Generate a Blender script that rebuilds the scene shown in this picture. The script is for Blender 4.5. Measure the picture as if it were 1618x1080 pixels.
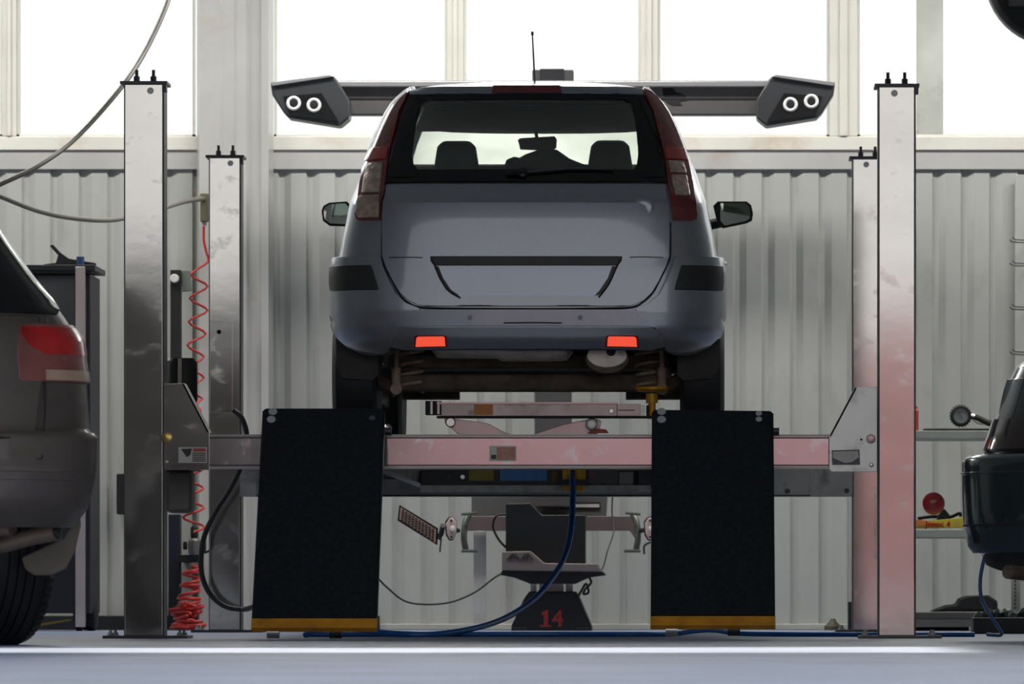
import bpy, bmesh, math, random
from mathutils import Vector, Matrix, Euler
random.seed(7)
PI = math.pi
for o in list(bpy.data.objects): bpy.data.objects.remove(o)
sc = bpy.context.scene
COL = sc.collection

# ------------------------------------------------------------------ camera
F = 10260.0          # focal length in pixels
VX, VY = 1103.0, 942.0   # where the hall's long axis vanishes (the photo is an off-centre crop)
CD, CH = 27.0, 0.174
cam_d = bpy.data.cameras.new('camera'); cam = bpy.data.objects.new('camera', cam_d); COL.objects.link(cam)
cam.location = (0, -CD, CH); cam.rotation_euler = (PI/2, 0, 0)
cam_d.sensor_width = 36; cam_d.lens = F/1618*36
cam_d.shift_x = (809-VX)/1618; cam_d.shift_y = (VY-540)/1618
cam_d.clip_end = 300
cam_d.dof.use_dof = True; cam_d.dof.focus_distance = 27.6; cam_d.dof.aperture_fstop = 9.0
sc.camera = cam

# ------------------------------------------------------------------ world, sun, exposure
w = bpy.data.worlds.new('world'); sc.world = w; w.use_nodes = True
bg = w.node_tree.nodes['Background']
bg.inputs[0].default_value = (0.965, 0.985, 1.0, 1); bg.inputs[1].default_value = 1.3
sun_d = bpy.data.lights.new('sun', 'SUN'); sun_d.energy = 30; sun_d.angle = 0.01; sun_d.color = (1, .88, .70)
sun = bpy.data.objects.new('sun', sun_d); COL.objects.link(sun)
sun.location = (-20, -5, 12)
sun.rotation_euler = Vector((1, 0.0, -0.39)).to_track_quat('-Z', 'Y').to_euler()
sc.view_settings.view_transform = 'Standard'; sc.view_settings.look = 'None'
sc.view_settings.gamma = 1; sc.view_settings.exposure = 0.0; sc.view_settings.use_curve_mapping = False

# unseen lamps added to brighten the back wall (their fixtures are built further down)
ADDED_LAMPS = [(-4.6, 5.2), (-1.2, 5.2), (2.2, 5.2)]
LAMP_Z = 4.3
for i, (lx, ly) in enumerate(ADDED_LAMPS):
    l = bpy.data.lights.new('added_lamp_light', 'AREA'); l.shape = 'RECTANGLE'; l.size = 2.4; l.size_y = .35
    l.energy = 96; l.color = (1, .975, .93)
    o = bpy.data.objects.new('added_lamp_light', l); COL.objects.link(o); o.location = (lx, ly, LAMP_Z-.09)

# ------------------------------------------------------------------ helpers
def S(Y): return F/(CD+Y)
def W(px, py, Y):
    s = S(Y); return Vector(((px-VX)/s, Y, CH+(VY-py)/s))
def lin(c):
    return tuple(((v/255)/12.92 if v/255 <= .04045 else ((v/255+.055)/1.055)**2.4) for v in c)

MATS = {}
def mat(name, rgb, rough=.5, metal=0., noise=0., nscale=8., coat=0., bump=0., bscale=40., emit=None, estr=0., dirt=None, dscale=3., damt=.5, ior=1.5, stretch=None):
    if name in MATS: return MATS[name]
    m = bpy.data.materials.new(name); m.use_nodes = True; nt = m.node_tree; b = nt.nodes['Principled BSDF']
    c = lin(rgb) + (1,)
    b.inputs['Base Color'].default_value = c; b.inputs['Roughness'].default_value = rough
    b.inputs['Metallic'].default_value = metal; b.inputs['IOR'].default_value = ior
    if coat: b.inputs['Coat Weight'].default_value = coat; b.inputs['Coat Roughness'].default_value = .06
    tc = nt.nodes.new('ShaderNodeTexCoord'); mp = nt.nodes.new('ShaderNodeMapping')
    nt.links.new(tc.outputs['Object'], mp.inputs[0])
    if stretch: mp.inputs['Scale'].default_value = stretch
    out = None
    if noise or True:
        n = nt.nodes.new('ShaderNodeTexNoise'); n.inputs['Scale'].default_value = nscale; n.inputs['Detail'].default_value = 6
        nt.links.new(mp.outputs[0], n.inputs['Vector'])
        r = nt.nodes.new('ShaderNodeMapRange'); r.inputs[1].default_value = .3; r.inputs[2].default_value = .7
        nz = max(noise, .03)
        r.inputs[3].default_value = 1-nz; r.inputs[4].default_value = 1+nz*.5
        nt.links.new(n.outputs[0], r.inputs[0])
        mx = nt.nodes.new('ShaderNodeVectorMath'); mx.operation = 'SCALE'; mx.inputs[0].default_value = c[:3]
        nt.links.new(r.outputs[0], mx.inputs['Scale']); out = mx.outputs[0]
    if dirt:
        n2 = nt.nodes.new('ShaderNodeTexNoise'); n2.inputs['Scale'].default_value = dscale; n2.inputs['Detail'].default_value = 9; n2.inputs['Roughness'].default_value = .65
        nt.links.new(mp.outputs[0], n2.inputs['Vector'])
        r2 = nt.nodes.new('ShaderNodeMapRange'); r2.inputs[1].default_value = .55; r2.inputs[2].default_value = .72; r2.inputs[4].default_value = damt
        nt.links.new(n2.outputs[0], r2.inputs[0])
        mm = nt.nodes.new('ShaderNodeMix'); mm.data_type = 'RGBA'
        nt.links.new(r2.outputs[0], mm.inputs[0]); nt.links.new(out, mm.inputs[6]); mm.inputs[7].default_value = lin(dirt)+(1,)
        out = mm.outputs[2]
        ra = nt.nodes.new('ShaderNodeMath'); ra.operation = 'MULTIPLY_ADD'; ra.inputs[1].default_value = .35; ra.inputs[2].default_value = rough
        nt.links.new(r2.outputs[0], ra.inputs[0]); nt.links.new(ra.outputs[0], b.inputs['Roughness'])
    nt.links.new(out, b.inputs['Base Color'])
    if bump:
        nb = nt.nodes.new('ShaderNodeTexNoise'); nb.inputs['Scale'].default_value = bscale; nb.inputs['Detail'].default_value = 4
        nt.links.new(mp.outputs[0], nb.inputs['Vector'])
        bp = nt.nodes.new('ShaderNodeBump'); bp.inputs['Strength'].default_value = bump; bp.inputs['Distance'].default_value = .01
        nt.links.new(nb.outputs[0], bp.inputs['Height']); nt.links.new(bp.outputs[0], b.inputs['Normal'])
    if emit: b.inputs['Emission Color'].default_value = lin(emit)+(1,); b.inputs['Emission Strength'].default_value = estr
    MATS[name] = m; return m

def glass(name, tint=(1, 1, 1), refl=.08, rough=.0):
    if name in MATS: return MATS[name]
    m = bpy.data.materials.new(name); m.use_nodes = True; nt = m.node_tree; nt.nodes.clear()
    out = nt.nodes.new('ShaderNodeOutputMaterial'); mx = nt.nodes.new('ShaderNodeMixShader')
    t = nt.nodes.new('ShaderNodeBsdfTransparent'); t.inputs[0].default_value = tint+(1,)
    g = nt.nodes.new('ShaderNodeBsdfGlossy'); g.inputs['Roughness'].default_value = rough+.01
    fr = nt.nodes.new('ShaderNodeLayerWeight'); fr.inputs[0].default_value = .3
    mr = nt.nodes.new('ShaderNodeMapRange'); mr.inputs[3].default_value = refl; mr.inputs[4].default_value = .9
    nt.links.new(fr.outputs['Fresnel'], mr.inputs[0]); nt.links.new(mr.outputs[0], mx.inputs[0])
    nt.links.new(t.outputs[0], mx.inputs[1]); nt.links.new(g.outputs[0], mx.inputs[2]); nt.links.new(mx.outputs[0], out.inputs[0])
    MATS[name] = m; return m

WL = {}
def finish_mesh(bm, name, smooth):
    bmesh.ops.recalc_face_normals(bm, faces=bm.faces)
    thr = math.radians(smooth)
    for f in bm.faces: f.smooth = smooth > 0
    for e in bm.edges:
        if len(e.link_faces) == 2:
            e.smooth = e.calc_face_angle(0) < thr
    me = bpy.data.meshes.new(name); bm.to_mesh(me); bm.free(); return me

def obj(name, bm, m, parent=None, bevel=0., smooth=35, local=False, solid=0., mats=None):
    """one mesh object. Vertices are in world space unless local=True (already in the parent's space)."""
    if not local:
        if parent is not None: off = WL[parent.name]
        else:
            vs = [v.co for v in bm.verts]
            off = Vector(((min(v.x for v in vs)+max(v.x for v in vs))/2, (min(v.y for v in vs)+max(v.y for v in vs))/2, min(v.z for v in vs)))
        bmesh.ops.translate(bm, verts=bm.verts, vec=-off)
    else: off = WL.get(parent.name, Vector()) if parent else Vector()
    me = finish_mesh(bm, name, smooth)
    o = bpy.data.objects.new(name, me); COL.objects.link(o)
    for mm in (mats or [m]): me.materials.append(mm)
    if parent is not None: o.parent = parent
    elif not local: o.location = off
    WL[o.name] = off.copy()
    if solid:
        s = o.modifiers.new('solid', 'SOLIDIFY'); s.thickness = solid; s.offset = -1
        if mats and len(mats) > 1: s.material_offset = 1; s.material_offset_rim = 0
    if bevel:
        b = o.modifiers.new('bevel', 'BEVEL'); b.width = bevel; b.segments = 2; b.harden_normals = True; b.limit_method = 'ANGLE'; b.angle_limit = math.radians(40)
    return o

def tag(o, label=None, cat=None, group=None, kind=None):
    if label: o['label'] = label
    if cat: o['category'] = cat
    if group: o['group'] = group
    if kind: o['kind'] = kind
    return o
def thing(name, loc, label, cat, group=None, rot=0):
    o = bpy.data.objects.new(name, None); COL.objects.link(o); o.location = loc; o.rotation_euler = (0, 0, rot)
    o.empty_display_size = .1
    WL[o.name] = Vector(loc); tag(o, label, cat, group); return o
def struct(name, bm, m, **k):
    o = obj(name, bm, m, **k); o['kind'] = 'structure'; return o
def clone(o, parent=None):
    c = o.copy(); COL.objects.link(c)
    if parent is not None: c.parent = parent
    for ch in [x for x in o.children]: clone(ch, c)
    return c

def B(): return bmesh.new()
def abox(bm, x0, y0, z0, x1, y1, z1):
    vs = [bm.verts.new((x, y, z)) for x in (x0, x1) for y in (y0, y1) for z in (z0, z1)]
    for f in ((0, 1, 3, 2), (4, 6, 7, 5), (0, 4, 5, 1), (2, 3, 7, 6), (0, 2, 6, 4), (1, 5, 7, 3)): bm.faces.new([vs[i] for i in f])
    return bm
def box(*a): return abox(B(), *a)
def pbox(px0, py0, px1, py1, Y, d, bm=None):
    a = W(px0, py1, Y); b = W(px1, py0, Y)
    return abox(bm or B(), a.x, Y, a.z, b.x, Y+d, b.z)
def aprism(bm, pts, d):
    """extrude a polygon of 3-D points by vector d"""
    d = Vector(d); a = [bm.verts.new(p) for p in pts]; b = [bm.verts.new(Vector(p)+d) for p in pts]
    bm.faces.new(a); bm.faces.new(b[::-1]); n = len(pts)
    for i in range(n): bm.faces.new((a[i], b[i], b[(i+1) % n], a[(i+1) % n]))
    return bm
def pprism(pts, Y, d, bm=None):
    return aprism(bm or B(), [W(x, y, Y) for x, y in pts], (0, d, 0))
def cr(pts, n=8):
    """Catmull-Rom through points"""
    P = [Vector(p) for p in pts]
    if len(P) < 3: return P
    P = [P[0]*2-P[1]] + P + [P[-1]*2-P[-2]]; out = []
    for i in range(1, len(P)-2):
        for k in range(n):
            t = k/n; a, b, c, d = P[i-1:i+3]
            out.append(.5*((2*b)+(c-a)*t+(2*a-5*b+4*c-d)*t*t+(3*b-a-3*c+d)*t**3))
    out.append(P[-2]); return out
def atube(bm, pts, r, seg=8, closed=False, r2=None):
    P = [Vector(p) for p in pts]; n = len(P); rings = []
    up = None
    for i in range(n):
        t = (P[(i+1) % n]-P[i-1]) if closed else (P[min(i+1, n-1)]-P[max(i-1, 0)])
        t.normalize()
        if up is None: up = Vector((0, 0, 1)) if abs(t.z) < .9 else Vector((1, 0, 0))
        u = (up-t*up.dot(t))
        if u.length < 1e-5: u = t.orthogonal()
        u.normalize(); up = u; v = t.cross(u)
        rr = r if r2 is None else r+(r2-r)*i/max(1, n-1)
        rings.append([bm.verts.new(P[i]+(u*math.cos(2*PI*k/seg)+v*math.sin(2*PI*k/seg))*rr) for k in range(seg)])
    m = n if closed else n-1
    for i in range(m):
        a, b = rings[i], rings[(i+1) % n]
        for k in range(seg): bm.faces.new((a[k], a[(k+1) % seg], b[(k+1) % seg], b[k]))
    if not closed: bm.faces.new(rings[0][::-1]); bm.faces.new(rings[-1])
    return bm
def tube(pts, r, seg=8, **k): return atube(B(), pts, r, seg, **k)
def alathe(bm, c, axis, prof, seg=20):
    """prof: (distance along axis, radius) from centre c"""
    c = Vector(c); t = Vector(axis).normalized(); u = t.orthogonal().normalized(); v = t.cross(u); rings = []
    for h, r in prof:
        if r <= 1e-6: rings.append([bm.verts.new(c+t*h)])
        else: rings.append([bm.verts.new(c+t*h+(u*math.cos(2*PI*k/seg)+v*math.sin(2*PI*k/seg))*r) for k in range(seg)])
    for a, b in zip(rings, rings[1:]):
        if len(a) == 1 and len(b) == 1: continue
        for k in range(seg):
            k2 = (k+1) % seg
            if len(a) == 1: bm.faces.new((a[0], b[k], b[k2]))
            elif len(b) == 1: bm.faces.new((a[k], b[0], a[k2]))
            else: bm.faces.new((a[k], b[k], b[k2], a[k2]))
    if len(rings[0]) > 1: bm.faces.new(rings[0][::-1])
    if len(rings[-1]) > 1: bm.faces.new(rings[-1])
    return bm
def lathe(c, axis, prof, seg=20): return alathe(B(), c, axis, prof, seg)
def disc(px, py, Y, rpx, d, bm=None, seg=20):
    """round button facing the camera, front at Y-d"""
    r = rpx/S(Y); return alathe(bm or B(), W(px, py, Y), (0, -1, 0), [(0, r), (d*.7, r), (d, r*.8), (d, 0)], seg)
def grid(rows, bm=None):
    bm = bm or B(); V = [[bm.verts.new(p) for p in r] for r in rows]
    for a, b in zip(V, V[1:]):
        for i in range(len(a)-1): bm.faces.new((a[i], a[i+1], b[i+1], b[i]))
    return bm
def text_mesh(s, size, extrude=.002, bold=False):
    cu = bpy.data.curves.new('text', 'FONT'); cu.body = s; cu.size = size; cu.extrude = extrude; cu.align_x = 'CENTER'; cu.align_y = 'CENTER'
    if bold: cu.offset = size*.02
    o = bpy.data.objects.new('text', cu); COL.objects.link(o)
    dg = bpy.context.evaluated_depsgraph_get(); me = bpy.data.meshes.new_from_object(o.evaluated_get(dg))
    bpy.data.objects.remove(o)
    bm = B(); bm.from_mesh(me)
    bmesh.ops.rotate(bm, verts=bm.verts, cent=(0, 0, 0), matrix=Matrix.Rotation(PI/2, 3, 'X'))
    return bm
def text_at(s, size, loc, extrude=.002, bold=False):
    bm = text_mesh(s, size, extrude, bold); bmesh.ops.translate(bm, verts=bm.verts, vec=loc); return bm
def interp(tab, z):
    if z <= tab[0][0]: return tab[0][1:]
    for a, b in zip(tab, tab[1:]):
        if z <= b[0]:
            t = (z-a[0])/(b[0]-a[0]); return tuple(p+(q-p)*t for p, q in zip(a[1:], b[1:]))
    return tab[-1][1:]

# ------------------------------------------------------------------ materials
M_wall = mat('ribbed_steel_cladding', (178, 180, 176), .42, .0, noise=.10, nscale=1.2, dirt=(120, 112, 100), dscale=5, damt=.25, stretch=(1, 1, .6))
M_flash = mat('flashing_steel', (206, 206, 203), .3, .35, noise=.12, nscale=2, dirt=(160, 120, 90), dscale=2.5, damt=.3)
M_frame = mat('window_frame_paint', (222, 221, 212), .4, 0, noise=.08, nscale=3, dirt=(170, 120, 60), dscale=1.7, damt=.45)
M_plinth = mat('plinth_paint', (176, 176, 168), .5, 0, noise=.15, nscale=3)
M_white = mat('white_plastic', (225, 224, 220), .35)
M_post = mat('lift_post_steel', (205, 200, 195), .075, .88, noise=.08, nscale=4, dirt=(150, 142, 136), dscale=8, damt=.3, stretch=(1, 1, 1.5), bump=.012, bscale=5)
M_beam = mat('lift_beam_steel', (208, 201, 202), .09, .85, noise=.06, nscale=7, dirt=(130, 112, 112), dscale=10, damt=.4, bump=.01, bscale=5)
M_edge = mat('dark_edge_steel', (70, 68, 72), .4, .5)
M_plate = mat('carriage_plate_paint', (240, 237, 232), .5, .65, noise=.05, nscale=6, dirt=(150, 145, 142), dscale=8, damt=.4)
M_bolt = mat('zinc_bolt', (205, 205, 200), .25, .9)
M_brass = mat('brass_button', (205, 175, 105), .3, .8)
M_rubber = mat('black_rubber', (18, 19, 22), .65, 0, noise=.3, nscale=20)
M_deck = mat('black_ramp_grit', (36, 41, 47), .85, 0, noise=.3, nscale=60, bump=.3, bscale=140, ior=1.2)
M_yellow = mat('safety_yellow', (205, 140, 25), .45, 0, noise=.3, nscale=12, dirt=(120, 95, 40), dscale=14, damt=.5)
M_pad = mat('yellow_pad_paint', (225, 165, 20), .35, 0, noise=.1)
M_black = mat('black_plastic', (20, 21, 23), .4)
M_dark = mat('dark_grey_metal', (44, 45, 48), .45, .3, noise=.2)
M_under = mat('underbody_grime', (104, 90, 80), .75, .05, noise=.45, nscale=14, dirt=(140, 112, 92), dscale=9, damt=.7, bump=.4, bscale=30)
M_spring = mat('dusty_spring_steel', (176, 152, 134), .7, .1, noise=.3, nscale=30)
M_exh = mat('exhaust_steel', (240, 226, 212), .4, .1, noise=.25, nscale=12, dirt=(110, 90, 76), dscale=9, damt=.7)
M_paint = mat('blue_grey_car_paint', (138, 142, 151), .32, .6, noise=.03, nscale=30, coat=1.)
M_int = mat('car_interior_dark', (34, 36, 34), .8, 0, noise=.2)
M_head = mat('car_headliner', (66, 70, 66), .9, 0)
M_seat = mat('dark_seat_cloth', (42, 46, 46), .9, 0, noise=.2, nscale=60)
M_red = mat('red_lamp_lens', (112, 10, 20), .12, 0, noise=.35, nscale=10, coat=1.)
M_redb = mat('bright_red_lens', (165, 12, 20), .12, 0, noise=.2, nscale=30, coat=1.)
M_clear = mat('clear_lamp_lens', (190, 168, 155), .12, .35, noise=.45, nscale=38, coat=1., bump=.5, bscale=60)
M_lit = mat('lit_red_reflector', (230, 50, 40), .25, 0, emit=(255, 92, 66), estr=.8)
M_frit = mat('black_glass_border', (8, 11, 11), .06, 0, ior=1.5)
M_trim = mat('black_rubbing_strip', (42, 44, 46), .42, 0, noise=.15)
M_mudflap = mat('mudflap_rubber', (58, 57, 57), .7, 0, noise=.4, nscale=9)
M_tyre = mat('tyre_rubber', (22, 23, 27), .6, 0, noise=.3, nscale=10)
M_glass = glass('car_glass', (.93, .97, .94), .04)
def dusty(name):
    m = glass(name, (.92, .95, .92), .04); nt = m.node_tree
    out = [n for n in nt.nodes if n.type == 'OUTPUT_MATERIAL'][0]; src = out.inputs[0].links[0].from_socket
    tr = nt.nodes.new('ShaderNodeBsdfTranslucent'); tr.inputs[0].default_value = (.92, .93, .88, 1)
    tc = nt.nodes.new('ShaderNodeTexCoord'); n = nt.nodes.new('ShaderNodeTexNoise'); n.inputs['Scale'].default_value = 5
    nt.links.new(tc.outputs['Object'], n.inputs['Vector'])
    mr = nt.nodes.new('ShaderNodeMapRange'); mr.inputs[3].default_value = .5; mr.inputs[4].default_value = .95; nt.links.new(n.outputs[0], mr.inputs[0])
    mx = nt.nodes.new('ShaderNodeMixShader'); nt.links.new(mr.outputs[0], mx.inputs[0]); nt.links.new(src, mx.inputs[1]); nt.links.new(tr.outputs[0], mx.inputs[2]); nt.links.new(mx.outputs[0], out.inputs[0])
    return m
M_wscreen = dusty('dusty_windscreen')
M_pane = glass('window_pane', (.97, .98, .97), .02)
M_mirror = mat('mirror_glass', (210, 215, 205), .03, 1.)
M_orange = mat('orange_sticker', (215, 140, 70), .5)
M_blue = mat('blue_sticker', (90, 150, 220), .5, noise=.15, nscale=20)
M_ylab = mat('yellow_sticker', (170, 150, 50), .5, noise=.1)
M_pink = mat('pinkish_steel', (196, 168, 168), .35, .6, noise=.1, nscale=8)
M_hose_r = mat('red_air_hose', (190, 48, 42), .35)
M_hose_b = mat('blue_air_hose', (26, 96, 172), .3, noise=.1)
M_hose_g = mat('grey_air_hose', (110, 108, 98), .45)
M_hose_k = mat('black_hose', (16, 17, 18), .4)
M_labelw = mat('label_white', (205, 200, 195), .5)
M_labelr = mat('label_red', (185, 70, 60), .5)
M_labelk = mat('label_dark', (45, 40, 42), .5)
M_alu = mat('aluminium', (196, 184, 182), .35, .7, noise=.1)

# ------------------------------------------------------------------ the hall
WY = 7.0                                     # back wall plane
sw = S(WY)
def wx(px): return (px-VX)/sw
def wz(py): return CH+(VY-py)/sw
XL, XR, ZT, YF = -7.0, 6.0, 7.2, -8.0
# floor: blue-grey sealed concrete
def floor_mat():
    m = mat('sealed_concrete_floor', (130, 142, 168), .42, 0, noise=.22, nscale=1.3, dirt=(150, 150, 146), dscale=.9, damt=.6, bump=.06, bscale=60)
    return m
struct('floor', grid([[(x, y, 0) for x in (-30, XL, -3, 0, 3, XR, 30)] for y in (-62, -40, -20, YF, -3, 3, WY+.3)]), floor_mat())
# corrugated cladding below the windows
def ribs(x0, x1, z0, z1, name, period=.149):
    pts = []; x = x0
    prof = [(0, 0), (.070, 0), (.079, .020), (.104, .020), (.140, 0)]
    while x < x1:
        for dx, dy in prof:
            if x+dx <= x1: pts.append((x+dx, WY+dy))
        x += period
    bm = grid([[(p[0], p[1], z) for p in pts] for z in (z0, (z0+z1)/2, z1)])
    struct(name, bm, M_wall, smooth=0, solid=.002)
ribs(wx(1227)-.149*49, XR, wz(985), wz(262), 'wall_back')
struct('wall_back_backing', box(XL, WY+.04, 0, XR, WY+.12, wz(240)), M_dark)
bm = box(XL, WY-.02, wz(268), XR, WY+.03, wz(238)); struct('trim_1', bm, M_flash, bevel=.004)
bm = box(XL, WY-.035, wz(238), XR, WY+.10, wz(216)); struct('trim_2', bm, M_frame, bevel=.006)
bm = box(wx(600), WY-.03, 0.0, XR, WY+.03, wz(985)); struct('baseboard_back', bm, M_plinth, bevel=.005)
bm = box(XL, WY-.05, 0.0, wx(600), WY+.03, wz(972)); struct('baseboard_back_dark', bm, M_dark, bevel=.005)
# column with folded sheet cladding
cx = [(312, 0), (318, -.10), (350, -.10), (354, -.085), (372, -.085), (377, -.10), (392, -.10), (396, -.07), (412, -.07), (416, -.10), (427, -.10), (433, 0)]
bm = grid([[(wx(p), WY-.04+d, z) for p, d in cx] for z in (0, 3.5, ZT)])
struct('trim_3', bm, M_flash, smooth=0, solid=.003)
# windows
ZW = 6.3
def win(n, px0, px1):
    x0, x1, z0 = wx(px0), wx(px1), wz(216)
    fw = .03
    bm = B()
    abox(bm, x0, WY-.01, z0, x0+fw*.4, WY+.08, ZW); abox(bm, x1-fw*.4, WY-.01, z0, x1, WY+.08, ZW)
    abox(bm, x0, WY-.01, z0, x1, WY+.08, z0+.012); abox(bm, x0, WY-.01, ZW-.05, x1, WY+.08, ZW)
    o = struct('window_%d' % n, bm, M_frame)
    p = obj('window_pane', box(x0, WY+.03, z0, x1, WY+.036, ZW), M_pane, o)
wins = [(-380, 4), (27, 308), (433, 706), (733, 1012), (1040, 1310), (1355, 1640), (1668, 2200)]
for i, (a, b) in enumerate(wins): win(i+1, a, b)
k = 4
for a, b in ((4, 27), (706, 733), (1012, 1040), (1310, 1355), (1640, 1668)):
    bm = B(); x0, x1 = wx(a), wx(b)
    abox(bm, x0, WY-.03, wz(216), x1, WY+.10, ZW)
    abox(bm, x0+(x1-x0)*.35, WY-.045, wz(216), x1-(x1-x0)*.35, WY-.03, ZW)
    struct('trim_%d' % k, bm, M_frame, bevel=.006); k += 1
struct('wall_back_header', box(XL, WY-.02, ZW, XR, WY+.12, ZT), M_wall)
struct('trim_%d' % k, box(wx(1452), WY+.5, 0, wx(1493)+.01, WY+.7, ZT), mat('weathered_outdoor_pillar', (236, 236, 232), .8, 0, noise=.15, nscale=4, dirt=(120, 120, 118), dscale=3, damt=.6, emit=None)); k += 1
# side walls; the left one has a doorway that lets the sun in across the floor
DY0, DY1, DZ = -6.8, -3.7, 3.1
bm = B(); abox(bm, XL-.1, DY1, 0, XL, WY+.1, ZT); abox(bm, XL-.1, YF, 0, XL, DY0, ZT); abox(bm, XL-.1, DY0, DZ, XL, DY1, ZT)
struct('wall_left', bm, M_wall)
struct('wall_right', box(XR, YF, 0, XR+.1, WY+.1, ZT), M_wall)
struct('ceiling', box(XL-.1, YF, ZT, XR+.1, WY+.1, ZT+.15), mat('ceiling_panels', (176, 176, 172), .6, 0, noise=.1, nscale=2))
# front gate opening: lintel above
bm = B(); abox(bm, XL-.1, YF-.2, 3.7, XR+.1, YF, ZT+.15); abox(bm, XL-.1, YF-.2, 0, XL+1.6, YF, 3.7); abox(bm, XR-2, YF-.2, 0, XR+.1, YF, 3.7)
struct('wall_front', bm, M_wall)
# yard opposite the gate, mirrored by the painted steel
struct('wall_yard', box(-22, -47, 0, -3.4, -46, 4.0), mat('dark_yard_building', (58, 56, 56), .7, 0, noise=.2))
struct('wall_sun_blocker', box(-24, -66, 0, -22, YF+1, 22), mat('dark_yard_building', (58, 56, 56)))  # unseen tall wall, added to keep the sun off the yard floor
t = thing('freight_container', (3.4, -46.5, 0), 'long faded red freight container standing in the yard opposite the open gate', 'container')
bm = B(); rows = []
xx = [-3.4+i*.1 for i in range(0, 138)]
pts = [(x, -46-(.04 if (i//2) % 2 else 0)) for i, x in enumerate(xx)]
for z in (.15, 3.1): rows.append([(x, y, z) for x, y in pts])
grid(rows, bm); obj('container_side', bm, mat('red_container_paint', (230, 172, 168), .5), t, smooth=0, solid=.01)
obj('container_frame', abox(abox(box(-3.4, -48.4, .0, 10.3, -45.98, .16), -3.4, -48.4, 3.1, 10.3, -45.98, 3.3), -3.4, -48.4, .16, 10.3, -46.06, 3.1), mat('red_container_paint', (230, 172, 168), .5), t)

# fixtures for the added lamps, out of view above the windows' lower part
lm = mat('lamp_housing', (200, 200, 200), .4); ld = mat('lamp_diffuser', (255, 250, 240), .5, emit=(255, 248, 236), estr=3.)
for i, (lx, ly) in enumerate(ADDED_LAMPS):
    t = thing('added_lamp', (lx, ly, LAMP_Z), 'added long white tube lamp, unseen under the ceiling, ' + 'in the row along the windows', 'lamp', 'added lamps along the windows')
    obj('lamp_housing', box(lx-1.25, ly-.2, LAMP_Z, lx+1.25, ly+.2, LAMP_Z+.07), lm, t, bevel=.01)
    obj('lamp_diffuser', box(lx-1.2, ly-.17, LAMP_Z-.06, lx+1.2, ly+.17, LAMP_Z), ld, t, bevel=.01)
    obj('hanger_rod', tube([(lx-.9, ly, LAMP_Z+.07), (lx-.9, ly, ZT)], .008), lm, t); obj('hanger_rod', tube([(lx+.9, ly, LAMP_Z+.07), (lx+.9, ly, ZT)], .008), lm, t)

# ------------------------------------------------------------------ four-post lift
lift = thing('car_lift', (-.75, 2.2, 0), 'grey four-post car lift with black ramps, carrying the blue-grey hatchback', 'car lift')
def post(px0, px1, pyt, Y, pinkish=False, holes=1):
    a = W(px0, pyt, Y); b = W(px1, pyt, Y); x0, x1, zt = a.x, b.x, a.z; d = .16
    t = .008
    bm = B()
    # C-profile: front web with folded flanges
    abox(bm, x0, Y, .012, x1, Y+t, zt)
    abox(bm, x0, Y+t, .012, x0+t, Y+d, zt); abox(bm, x1-t, Y+t, .012, x1, Y+d, zt)
    abox(bm, x0+t, Y+d-t, .012, x0+.04, Y+d, zt); abox(bm, x1-.04, Y+d-t, .012, x1-t, Y+d, zt)
    p = obj('post', bm, M_post, lift, bevel=.003)
    obj('post_edge_strip', abox(abox(B(), x1, Y+.004, .012, x1+.006, Y+d, zt), x0-.004, Y+.01, .012, x0, Y+d, zt), M_edge, p)
    cap = abox(B(), x0-.018, Y-.02, zt, x1+.02, Y+d+.02, zt+.012)
    abox(cap, x1+.001, Y-.012, zt-.03, x1+.016, Y+.05, zt)
    obj('top_plate', cap, M_edge, p)
    xm = (x0+x1)/2
    for dx in (-.035, .035):
        bm = lathe((xm+dx, Y+.07, zt+.01), (0, 0, 1), [(0, .018), (.008, .018), (.008, .013), (.028, .013), (.028, .007), (.055, .007), (.055, 0)], 8)
        obj('tension_bolt', bm, M_edge, p)
    obj('round_hole_cap', lathe((xm+(.028 if px0 < 800 else -.01), Y, zt-.027), (0, -1, 0), [(0, .014), (.004, .013), (.005, 0)]), M_white, p)
    bp = box(x0-.085, Y-.08, 0, x1+.11, Y+d+.05, .012)
    obj('base_plate', bp, M_edge, p)
    for bx in (x0-.055, x1+.075):
        for by in (Y-.04, Y+d+.02):
            obj('anchor_bolt', lathe((bx, by, .01), (0, 0, 1), [(0, .022), (.004, .022), (.004, .013), (.014, .013), (.014, .007), (.026, .007), (.026, 0)], 6), M_bolt, p)
    return p
YN, YB = 0.0, 4.54
pL = post(197, 257, 133, YN); pR = post(1389, 1445, 137, YN)
pl = post(331, 379, 249, YB); pr = post(1348, 1396, 251, YB)
# long lock ladder let into the far left post
obj('post_guide_plate', pbox(332, 508, 367, 652, YB-.012, .012), M_post, pl, bevel=.002)
obj('guide_hole', disc(346, 524, YB-.012, 3.5, .003), M_rubber, pl)
# crossbeams
a = W(331, 740, YN); b = W(1310, 686, YN)
bm = box(W(331, 0, YN).x, YN+.002, a.z+.006, b.x, YN+.14, b.z-.006)
cb = obj('crossbeam', bm, M_beam, lift, bevel=.003)
MF = mat('flange_steel', (150, 146, 142), .4, .5); obj('beam_flange', box(a.x, YN-.006, b.z-.008, b.x, YN+.15, b.z), MF, cb); obj('beam_flange', box(a.x, YN-.006, a.z, b.x, YN+.15, a.z+.009), MF, cb)
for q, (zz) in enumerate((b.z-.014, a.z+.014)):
    obj('beam_shadow_gap', box(a.x, YN-.0015, zz-.003, b.x, YN+.001, zz+.003), M_edge, cb)
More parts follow.
